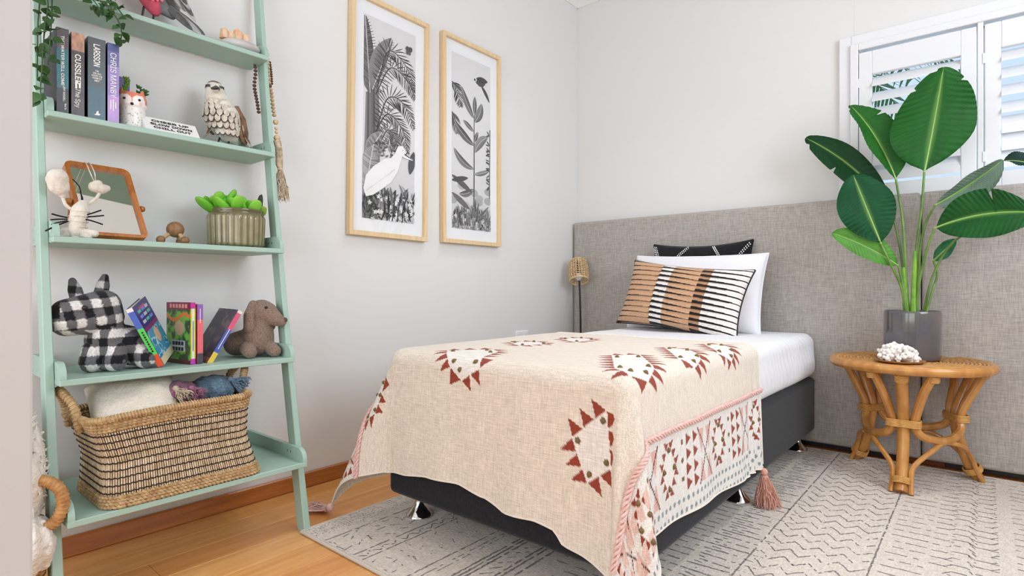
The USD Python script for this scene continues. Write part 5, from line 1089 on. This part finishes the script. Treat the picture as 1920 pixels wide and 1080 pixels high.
# ================================================================== shelf five: seagrass basket and what is in it
z5 = SH_Z[4]
M_sea = pm('seagrass', (200, 170, 126), .8, noise=(70, (164, 132, 90), 3), bump=(160, .5, .003), coords='position')
M_cord = pm('pale_cord', (222, 204, 174), .8, noise=(50, (186, 160, 124)), coords='position'); M_twine = pm('dark_twine', (44, 28, 22), .85)
bk = thing('basket', 'woven seagrass basket with dark twine rows on the bottom shelf', 'basket', (.25, -2.55, z5))
def rect_loop(s, n=360, out=0.0):
    """rounded rectangle around the basket at height fraction s"""
    hx = np.interp(s, [0, .12, .5, .85, 1], [.142, .138, .128, .136, .142]) + out; hy = np.interp(s, [0, .12, .5, .85, 1], [.202, .196, .184, .196, .203]) + out; r = .045
    cx, cy = np.interp(s, [0, 1], [.262, .250]), np.interp(s, [0, 1], [-2.540, -2.567]); sag = 0
    k = n // 4; a = np.arange(k) / k; P = []
    per = [2 * (hy - r), np.pi * r / 2, 2 * (hx - r), np.pi * r / 2] * 2; tot = sum(per); d = np.arange(n) / n * tot; acc = 0; out_ = np.zeros((n, 2))
    segs = [((hx, -(hy - r)), (0, 1)), ((hx - r, hy - r), 0), ((hx - r, hy), (-1, 0)), ((-(hx - r), hy - r), np.pi / 2), ((-hx, hy - r), (0, -1)), ((-(hx - r), -(hy - r)), np.pi), ((-(hx - r), -hy), (1, 0)), ((hx - r, -(hy - r)), 1.5 * np.pi)]
    for L, (p, q) in zip(per, segs):
        w = (d >= acc) & (d < acc + L); u = d[w] - acc
        out_[w] = np.array(p) + np.outer(u, q) if isinstance(q, tuple) else np.array(p) + r * np.stack([np.cos(q + u / r), np.sin(q + u / r)], 1)
        acc += L
    return out_ + [cx, cy]
BZ0, BZ1 = z5 + .002, z5 + .240
def loop3(s, n=360, out=0.0, dz=0.0):
    q = rect_loop(s, n, out); wob = .006 * np.sin(np.arange(n) / n * 4 * np.pi + 1) * s; return np.column_stack([q, BZ0 + (BZ1 - BZ0) * s + dz + wob + .012 * s * (q[:, 1] + 2.55) / .2])
obj('base_mat', surf(np.stack([loop3(0.012, 120) * [1, 1, 1], np.tile(np.array([.262, -2.54, BZ0 + .004]), (120, 1))]), cv=True), M_sea, bk)
NS = 216; Ls = [loop3(s, NS) for s in np.linspace(.13, .83, 9)]
stakes = [tube(np.array([Ls[j][k] for j in range(9)]), .0020 + .0004 * (k % 3), 5) for k in range(NS)]
obj('stakes', cat(*stakes), M_cord, bk, kind='stuff')
for j, s in enumerate(np.linspace(.16, .80, 9)):
    q = loop3(s, 300, .0024); q[:, 2] += .0014 * np.sin(np.arange(300) * 1.9 + j); obj('twine_row', tube(q, .0017, 5, closed=True), M_twine, bk)
obj('gap_shade_sheet', surf(np.stack([loop3(s, 120, -.006) for s in np.linspace(.1, .86, 5)]), cv=True), pm('basket_gap_shade', (62, 44, 34), .95, noise=(18, (120, 84, 72), 3), coords='position'), bk)  # dark sheet added behind the stakes, standing in for shade in the gaps
def plait(s0, s1, n, nm):
    for s in np.linspace(s0, s1, n):
        m_ = 720; q = loop3(s, m_, .001); ph = np.arange(m_) * 2 * np.pi / 6 + s * 900; nrm = q[:, :2] - q[:, :2].mean(0); nrm /= np.linalg.norm(nrm, axis=1, keepdims=True)
        q[:, :2] += nrm * (.0022 * np.sin(ph))[:, None]; q[:, 2] += .0012 * np.cos(ph); obj(nm, tube(q, .0046, 5, closed=True), M_sea, bk)
plait(.018, .115, 4, 'base_band'); plait(.855, .955, 4, 'rim_band')
q = loop3(.985, 360, .001); obj('rim_roll', tube(q, .0085, 8, closed=True), M_sea, bk)
ph = np.arange(1440) * 2 * np.pi / 8; q = loop3(.985, 1440, .001); T_, A2, B2 = frames(q, True); obj('rim_lashing', tube(q + (A2 * np.cos(ph)[:, None] + B2 * np.sin(ph)[:, None]) * .009, .0022, 4, closed=True), M_sea, bk, kind='stuff')
for (yb, sg) in ((-2.772, -1), (-2.366, 1)):
    zr = BZ1 + .012 * (yb + 2.55) / .2; H_ = spline([(.200, yb, zr - .035), (.203, yb + sg * .012, zr + .03), (.232, yb + sg * .03, zr + .066), (.27, yb + sg * .03, zr + .066), (.300, yb + sg * .012, zr + .03), (.303, yb, zr - .035)], 40)
    hp = obj('handle', tube(H_, .0095, 10), M_sea, bk); T_, A2, B2 = frames(spline(H_, 320)); ph = np.arange(320) * .62; obj('handle_wrap', tube(spline(H_, 320) + (A2 * np.cos(ph)[:, None] + B2 * np.sin(ph)[:, None]) * .0095, .0026, 4), M_sea, hp, kind='stuff')
# contents
def lump(c, r, seed, amp=.12, fold=0, ax=(1, 1, 1)):
    m = trimesh.creation.icosphere(5, 1.0); v = m.vertices; n = meshkit.fbm(v * 1.6 + seed, 4) - .5; g = np.sin(v[:, 1] * fold + 3 * n) * .035 if fold else 0
    m.vertices = v * (1 + amp * 2 * n + g)[:, None] * np.asarray(r) + np.asarray(c); return m
M_creamc = weave('cream_cushion_cloth', (206, 196, 178), (226, 218, 204), ('x', 'y'), 260, 40, .95, bump=.3)
zt = BZ1
o, ax, ay = np.array([.258, -2.636, zt - .010]), unit((.22, .95, .12)), unit((-.80, .1, .52))
m_, U_, V_, fr2, F_, B_ = cushion(.215, .22, .13, 70, 60, pinch=.05, seed=31); ccm = place(m_, o, ax, ay)
cc = thing('cushion', 'cream tasselled cushion stuffed in the seagrass basket, left of the rolled fabrics', 'cushion', o); obj('cover', ccm, M_creamc, cc, smooth=True)
tassel(cc, o + ax * .100 + UP * .030 + np.array([.01, 0, 0]), (.6, .55, -.55), .045, .02, M_rope, 60, 14, .009)
tassel(cc, o + ax * .085 + UP * .040 + np.array([.03, 0, 0]), (.8, .3, -.6), .045, .02, M_rope, 60, 15, .009)
M_mauve = weave('mauve_cloth', (120, 78, 98), (156, 110, 128), ('x', 'y'), 300, 60, .95, bump=.4); M_bluec = weave('slate_blue_cloth', (72, 94, 110), (106, 130, 146), ('x', 'y'), 300, 60, .95, bump=.4)
r1 = thing('rolled_fabric', 'crumpled mauve pink fabric in the seagrass basket', 'fabric', (.262, -2.535, zt)); obj('folded_cloth', lump((.262, -2.535, zt + .008), (.07, .060, .042), 3, .2, 11), M_mauve, r1, smooth=True)
tassel(r1, (.315, -2.515, zt + .036), (.7, .35, -.5), .035, .018, pm('mauve_yarn', (160, 104, 126), .95), 40, 22, .008)
r2 = thing('rolled_fabric', 'crumpled slate blue fabric in the seagrass basket', 'fabric', (.262, -2.425, zt)); obj('folded_cloth', lump((.262, -2.432, zt + .008), (.075, .058, .046), 8, .2, 13), M_bluec, r2, smooth=True)
tassel(r2, (.30, -2.40, zt + .045), (.6, .6, -.4), .045, .022, pm('slate_yarn', (98, 122, 140), .95), 50, 23, .009)

# ================================================================== basket left of the shelf, mostly behind the door wall
GO_ = np.array([.31, -2.945, 0])
lb = thing('basket', 'round wicker basket with a hoop handle, half hidden left of the ladder shelf', 'basket', GO_)
M_wick = pm('wicker', (200, 154, 98), .6, noise=(50, (164, 116, 66)), coords='position')
for k, z in enumerate(np.arange(.006, .23, .0105)):
    th_ = np.arange(96) * 2 * np.pi / 96; r = .088 + .014 * z / .23 + .0022 * np.sin(th_ * 16 + k * np.pi); obj('wicker_row', tube(np.column_stack([GO_[0] + r * np.cos(th_), GO_[1] + r * np.sin(th_), np.full(96, z)]), .0056, 6, closed=True), M_wick, lb)
hp = spline([(.375, -2.862, .225), (.392, -2.838, .245), (.398, -2.826, .285), (.392, -2.836, .325), (.375, -2.868, .345), (.352, -2.90, .335)], 50)
hh = obj('handle', tube(hp, .0125, 12), M_wick, lb); T_, A2, B2 = frames(spline(hp, 200)); ph = np.arange(200) * .75; obj('handle_wrap', tube(spline(hp, 200) + (A2 * np.cos(ph)[:, None] + B2 * np.sin(ph)[:, None]) * .0122, .003, 4), M_wick, hh, kind='stuff')
fr_t = thing('fur_throw', 'white fluffy throw spilling from the round wicker basket', 'throw', GO_ + [0, 0, .2]); M_fur = pm('white_fur', (232, 228, 220), .95, noise=(60, (210, 204, 192)), bump=(120, .8, .006), sheen=.4)
obj('throw_cloth', cat(lump(GO_ + [.0, .008, .345], (.095, .092, .19), 5, .16, 9), lump(GO_ + [.055, .058, .19], (.05, .055, .072), 9, .2, 12)), M_fur, fr_t, smooth=True)
fr = np.random.default_rng(4); tf = []
for _ in range(900):
    a, e = fr.uniform(0, 6.283), fr.uniform(-.5, 1.4); d = np.array([math.cos(a) * math.cos(e), math.sin(a) * math.cos(e), math.sin(e)]); p = GO_ + [.0, .008, .345] + d * [.092, .089, .185]; tf.append(tube([p, p + d * .004 + fr.normal(0, .004, 3), p + d * .007 + fr.normal(0, .006, 3)], [.0034, .0026, .0010], 4))
obj('fur_tufts', cat(*tf), M_fur, fr_t, kind='stuff')

# ================================================================== trailing plant on the top shelf
VO = np.array([.072, -2.715, SH_Z[0]])
tp_ = thing('trailing_plant', 'dark green trailing vine hanging from a white pot on the top shelf', 'plant', VO)
obj('pot', lathe([(0, .001), (.040, .001), (.044, .006), (.054, .095), (.056, .10), (.053, .10), (.050, .088), (0, .086)], 40, VO), M_white, tp_)
M_vine = pm('vine_stem', (58, 84, 44), .6); M_vleaf = leafy('vine_leaf', .4); vr = np.random.default_rng(13)
def vine(pts, n, size=.031, bare=0):
    P = spline(pts, 60); vn = obj('vine', tube(P, .0017, 5), M_vine, tp_)
    for k in range(n):
        i = int(bare + (59 - bare) * (k + .5) / n); p = P[i]; T = unit(P[min(i + 1, 59)] - P[i - 1]); a = vr.uniform(0, 6.28); sd = unit(np.cross(T, [math.cos(a), math.sin(a), .2])); d = unit(sd * .9 + np.array([.35, -.1, -.35]) + vr.normal(0, .25, 3)); L = size * vr.uniform(.75, 1.25)
        nn = unit(np.array([.7, -.35, .55]) + vr.normal(0, .35, 3)); w = unit(np.cross(nn, d)); nn = np.cross(d, w); o_ = p + d * .006
        s = np.array([0, .12, .35, .62, .85, 1.0]); wd = np.array([.02, .34, .42, .30, .12, .005]) * L; V = []
        for si, wi in zip(s, wd): c_ = o_ + d * si * L - nn * si ** 2 * L * .15; V += [c_ - w * wi + nn * wi * .25, c_, c_ + w * wi + nn * wi * .25]
        F = []
        for j in range(5):
            for q in (0, 1): b_ = j * 3 + q; F += [[b_, b_ + 1, b_ + 4], [b_, b_ + 4, b_ + 3]]
        obj('leaf', (np.array(V), np.array(F)), M_vleaf, vn, smooth=True, tint=lin((58, 92, 48)) * vr.uniform(.6, 1.35))
pt = VO + UP * .10
vine([pt, VO + [.03, -.04, .125], at(88, -30, X=.15), at(90, 10, X=.165), at(83, 60, X=.185), at(80, 110, X=.20), at(76, 165, X=.205), at(80, 188, X=.205)], 24)
vine([pt, VO + [.03, -.05, .12], at(100, -20, X=.15), at(97, 25, X=.17), at(94, 70, X=.195), at(90, 120, X=.20)], 18)
vine([pt, VO + [.02, -.06, .11], at(80, -20, X=.14), at(72, 30, X=.16), at(70, 90, X=.18), at(70, 150, X=.19)], 16)
vine([pt, VO + [.05, .03, .12], at(180, -12, X=.14), at(200, 10, X=.165), at(220, 35, X=.175), at(228, 58, X=.18), at(226, 76, X=.18)], 20)
vine([pt, VO + [.05, .04, .11], at(190, -15, X=.13), at(205, 5, X=.16), at(212, 25, X=.17)], 16, .022)
vine([pt, VO + [.05, .06, .10], at(195, -10, X=.11), at(215, 8, X=.15), at(232, 30, X=.165)], 14, .022)
vine([pt, VO + [.05, .0, .12], at(165, -16, X=.14), at(178, 3, X=.165), at(188, 18, X=.172)], 12, .022)

# ================================================================== framed prints
M_oak = wood('pale_oak_frame', (218, 188, 142), (234, 208, 166), 'z', 10, .5); M_mat = pm('picture_mat', (238, 240, 242), .8)
class Art:
    def __init__(s, w, h): s.w, s.h, s.V, s.F, s.C, s.k = w, h, [], [], [], 0
    def add(s, pts, tris, g):
        n = len(s.V); z = .0002 + .0000045 * s.k; s.k += 1; col = lin((g,) * 3) if np.ndim(g) == 0 else None
        for i, p in enumerate(pts): s.V.append((min(max(p[0], 0), s.w), min(max(p[1], 0), s.h), z)); s.C.append(col if col is not None else lin((g[i],) * 3))
        s.F += [[n + a for a in t] for t in tris]
    def strip(s, P, W, g, g2=None):
        P = np.asarray(P, float); T = np.gradient(P, axis=0); N = np.stack([-T[:, 1], T[:, 0]], 1); N /= np.linalg.norm(N, axis=1, keepdims=True) + 1e-9; W = np.broadcast_to(W, (len(P),)); pts, cs = [], []
        for p, n, w in zip(P, N, W): pts += [p - n * w, p + n * w]; cs += [g, g if g2 is None else g2]
        s.add(pts, [t for i in range(len(P) - 1) for t in ([2 * i, 2 * i + 1, 2 * i + 3], [2 * i, 2 * i + 3, 2 * i + 2])], cs)
    def leaf(s, a, b, w, g, bow=0., g2=None, vein=None):
        a, b = np.asarray(a, float), np.asarray(b, float); t = np.linspace(0, 1, 12); d = b - a; n = np.array([-d[1], d[0]]); P = a + d * t[:, None] + n * (bow * 4 * t * (1 - t))[:, None]
        s.strip(P, w * np.sin(np.pi * np.clip(t * .96 + .02, 0, 1)) ** .7, g, g2)
        if vein: s.strip(P, .0012, vein)
    def frond(s, pts, n, L, g, r, w=.0035, both=True):
        P = spline([(x, y, 0) for x, y in pts], 60)[:, :2]; T = np.gradient(P, axis=0); s.strip(P, np.linspace(.003, .001, 60), max(g - 20, 10))
        for k in range(n):
            i = int(3 + 56 * k / n); t = T[i] / np.linalg.norm(T[i]); q = k / n; l = L * (math.sin(np.pi * (.15 + .8 * q)) ** .8)
            for sg in ((-1, 1) if both else (1,)):
                d = np.array([-t[1], t[0]]) * sg * .85 + t * .55 + np.array([0, -.45]); d /= np.linalg.norm(d); s.leaf(P[i], P[i] + d * l, w * .62, g + r.uniform(-28, 40), r.uniform(-.08, .08))
    def disc(s, c, rx, ry, g, n=20):
        a = np.arange(n) * 2 * np.pi / n; s.add([c] + [(c[0] + rx * math.cos(x), c[1] + ry * math.sin(x)) for x in a], [[0, 1 + i, 1 + (i + 1) % n] for i in range(n)], g)
    def poly(s, pts, g): s.add([np.mean(pts, 0)] + list(pts), [[0, 1 + i, 1 + (i + 1) % len(pts)] for i in range(len(pts))], g)
    def mesh(s): return (np.array(s.V), np.array(s.F)), np.array(s.C)
def picture(name, label, y0, y1, zb, zt, rot, draw):
    c = np.array([0, (y0 + y1) / 2, (zb + zt) / 2]); w, h = y1 - y0, zt - zb; yl = np.array([0, math.cos(rot), math.sin(rot)]); zl = np.array([0, -math.sin(rot), math.cos(rot)]); xn = np.array([1.0, 0, 0])
    t = thing(name, label, 'picture', c); P = lambda m: place(m, c, yl, zl, xn); fw, D = .021, .030
    for m in (cbox(-w / 2, -w / 2 + fw, -h / 2, h / 2, .002, D, .0012), cbox(w / 2 - fw, w / 2, -h / 2, h / 2, .002, D, .0012), cbox(-w / 2 + fw, w / 2 - fw, h / 2 - fw, h / 2, .002, D, .0012), cbox(-w / 2 + fw, w / 2 - fw, -h / 2, -h / 2 + fw, .002, D, .0012)): obj('frame_bar', P(m), M_oak, t)
    obj('mat_board', P(cbox(-w / 2 + fw, w / 2 - fw, -h / 2 + fw, h / 2 - fw, .003, .012, .0004)), M_mat, t)
    mw, mh = .052, .058; pw, ph_ = w - 2 * fw - 2 * mw, h - 2 * fw - 2 * mh; A = Art(pw, ph_); draw(A, pw, ph_); (V, F), C = A.mesh(); V = V + [-pw / 2, -ph_ / 2, .0122]
    obj('print', P(trimesh.Trimesh(V, F, process=False)), M_matte, t, smooth=False, tint=C)
    obj('glass', P(cbox(-w / 2 + fw - .002, w / 2 - fw + .002, -h / 2 + fw - .002, h / 2 - fw + .002, .0185, .0205, .0003)), M_glass, t)
def background(A, w, h):
    n = 24
    for i in range(n): g = 222 - 10 * abs(i / n - .6) - (34 * max(0, .3 - i / n)); A.add([(0, h * i / n), (w, h * i / n), (w, h * (i + 1) / n), (0, h * (i + 1) / n)], [[0, 1, 2], [0, 2, 3]], g)
def undergrowth(A, w, h, r, top, n=110, flowers=26):
    for k in range(n): x = r.uniform(0, w); y = r.uniform(0, top * h) ** 1.0; a = r.normal(1.57, .5); l = r.uniform(.02, .07); A.leaf((x, y * .6), (x + l * math.cos(a), y * .6 + l * math.sin(a)), r.uniform(.0015, .006), r.uniform(25, 150), r.uniform(-.2, .2))
    for k in range(flowers):
        x, y = r.uniform(0, w), r.uniform(0, top * .55 * h)
        for j in range(5): a = j * 1.257 + r.uniform(0, .5); A.leaf((x, y), (x + .012 * math.cos(a), y + .012 * math.sin(a)), .0035, r.uniform(190, 245))
def draw1(A, w, h):
    r = np.random.default_rng(101); background(A, w, h)
    for k in range(7): A.strip(spline([(w * (.02 + .04 * k), 0, 0), (w * (.05 + .04 * k), h * .35, 0), (w * (.06 + .03 * k), h * (.62 + .03 * k), 0)], 16)[:, :2], np.linspace(.009, .005, 16), r.uniform(50, 130))
    def banana(a, b, wd, g, bow): 
        A.leaf(a, b, wd, g, bow, g + 40); a, b = np.array(a), np.array(b); d = b - a; nn = np.array([-d[1], d[0]]) / np.linalg.norm(d)
        for s in np.linspace(.08, .92, 24):
            for sg in (-1, 1): c = a + d * s; e = wd * math.sin(np.pi * s) ** .7; A.strip([c, c + nn * sg * e + d * .05], .0011, g + r.choice([-34, 60]))
        A.strip([a, b], .002, 210)
    banana((w * .12, h * .62), (w * .02, h * .99), .05, 70, .05); banana((w * .16, h * .64), (w * .52, h * .93), .040, 96, .08)
    A.frond([(w * .25, h * .66), (w * .45, h * .86), (w * .8, h * .82), (w * 1.0, h * .70)], 30, .066, 46, r); A.frond([(w * .22, h * .62), (w * .5, h * .78), (w * .85, h * .74), (w * 1.0, h * .66)], 30, .06, 60, r)
    A.frond([(w * .25, h * .46), (w * .45, h * .62), (w * .75, h * .62), (w * 1.0, h * .50)], 30, .066, 40, r); A.frond([(w * .2, h * .42), (w * .45, h * .54), (w * .75, h * .48), (w * .85, h * .36)], 28, .06, 54, r); A.frond([(w * .28, h * .36), (w * .45, h * .46), (w * .6, h * .42), (w * .68, h * .34)], 30, .05, 70, r)
    banana((w * .05, h * .30), (w * .34, h * .44), .03, 110, .05); banana((w * .04, h * .12), (w * .18, h * .36), .045, 130, .04); A.leaf((w * .9, h * .26), (w * .98, h * .38), .02, 70)
    for k in range(60): a = r.uniform(0, 6.28); x, y = w * r.uniform(.25, .6), h * r.uniform(.30, .40); A.leaf((x, y), (x + .02 * math.cos(a), y + .02 * math.sin(a)), .004, r.uniform(40, 160))
    undergrowth(A, w, h, r, .22, 150, 34)
    for k in range(5): A.strip(spline([(w * (.35 + .1 * k), 0, 0), (w * (.40 + .09 * k), h * .06, 0), (w * (.34 + .13 * k), h * .15, 0)], 12)[:, :2], .003, 40)
    # white wading bird
    body = [(w * x, h * (y * 1.16 - .012)) for x, y in ((.02, .135), (.06, .19), (.20, .235), (.40, .275), (.52, .285), (.60, .31), (.66, .345), (.74, .350), (.79, .335), (.80, .315), (.95, .30), (.79, .303), (.73, .31), (.70, .285), (.64, .235), (.52, .185), (.36, .150), (.18, .115), (.06, .105))]
    bv, bf_ = trimesh.creation.triangulate_polygon(Polygon(body).buffer(.003), engine='earcut'); A.add([tuple(p) for p in bv], [list(t) for t in bf_], 240)
    for k in range(16): x = r.uniform(.05, .5); A.strip([(w * x, h * (.12 + .24 * x)), (w * (x + .12), h * (.15 + .25 * x))], .0016, r.uniform(200, 226))
    A.strip([(w * .78, h * .357), (w * .97, h * .334)], np.array([.0035, .001]), 60); A.disc((w * .745, h * .374), .0022, .0022, 30)
    for x in (.40, .46): A.strip([(w * x, h * .165), (w * (x + .01), h * .06), (w * (x + .04), h * .01)], .0025, 60)
    for sg in (-1, 1): A.leaf((w * .84, h * .90), (w * (.84 + .05 * sg + .02), h * .925), .012, 70); A.leaf((w * .84, h * .90), (w * (.84 + .04 * sg), h * .885), .008, 90)
def draw2(A, w, h):
    r = np.random.default_rng(202); background(A, w, h)
    for k in range(14): A.disc((w * r.uniform(0, 1), h * r.uniform(.05, .25)), .03, .02, 176 + r.uniform(-10, 14))
    # flying long tailed bird
    A.poly([(w * .60, h * .875), (w * .68, h * .915), (w * .80, h * .915), (w * .86, h * .885), (w * .80, h * .865), (w * .70, h * .86)], 60); A.leaf((w * .62, h * .90), (w * .92, h * .905), .016, 44); A.leaf((w * .74, h * .87), (w * .97, h * .785), .011, 52, .05); A.leaf((w * .60, h * .885), (w * .56, h * .895), .006, 40)
    A.frond([(0, h * .83), (w * .12, h * .80), (w * .22, h * .70)], 22, .06, 46, r); A.frond([(0, h * .66), (w * .08, h * .62), (w * .14, h * .54)], 18, .05, 60, r)
    A.strip(spline([(w * .55, 0, 0), (w * .56, h * .35, 0), (w * .56, h * .60, 0), (w * .57, h * .72, 0)], 24)[:, :2], np.linspace(.0045, .002, 24), 60)
    def lf(a, b, wd, g, bow=.0): A.leaf((w * a[0], h * a[1]), (w * b[0], h * b[1]), wd, g, bow, g + 46, 205)
    lf((.55, .66), (.24, .82), .020, 72, .05); lf((.57, .68), (.58, .79), .015, 60); lf((.58, .64), (.76, .76), .026, 88, -.08); lf((.55, .58), (.28, .63), .013, 70); lf((.55, .50), (.06, .61), .022, 60, .06); lf((.58, .46), (.92, .57), .026, 104, .10); lf((.54, .36), (.05, .455), .020, 80, .12); lf((.56, .33), (.98, .375), .013, 96, -.05); lf((.54, .24), (.18, .20), .018, 70, .1); lf((.56, .52), (.66, .585), .012, 56)
    A.leaf((0, h * .30), (w * .5, h * .22), .016, 84); A.leaf((0, h * .20), (w * .44, h * .12), .016, 100); A.leaf((0, h * .27), (w * .4, h * .30), .014, 66)
    for k in range(26): y = h * r.uniform(.25, .62); a = r.uniform(2.2, 4.0); A.leaf((w * .97, y), (w * .97 + .03 * math.cos(a), y + .03 * math.sin(a)), .004, r.uniform(40, 110))
    A.strip([(w * .97, h * .2), (w * .985, h * .62)], .003, 60)
    for k in range(6): A.leaf((w * .6, h * .05), (w * (.5 + .09 * k), h * (.14 + .05 * math.sin(k * 1.3))), .007, r.uniform(60, 130))
    undergrowth(A, w, h, r, .14, 170, 24)
    for k in range(90): x = r.uniform(0, w); A.strip([(x, 0), (x + r.normal(0, .01), h * r.uniform(.05, .14))], .0009, r.uniform(60, 190))
picture('framed_print', 'tall oak framed black and white print of a white wading bird beneath palms', -1.778, -1.341, 1.026, 2.080, math.radians(-.75), draw1)
picture('framed_print', 'oak framed black and white print of a rubber plant and flying bird, nearer the corner', -1.245, -.808, 1.028, 2.085, 0, draw2)
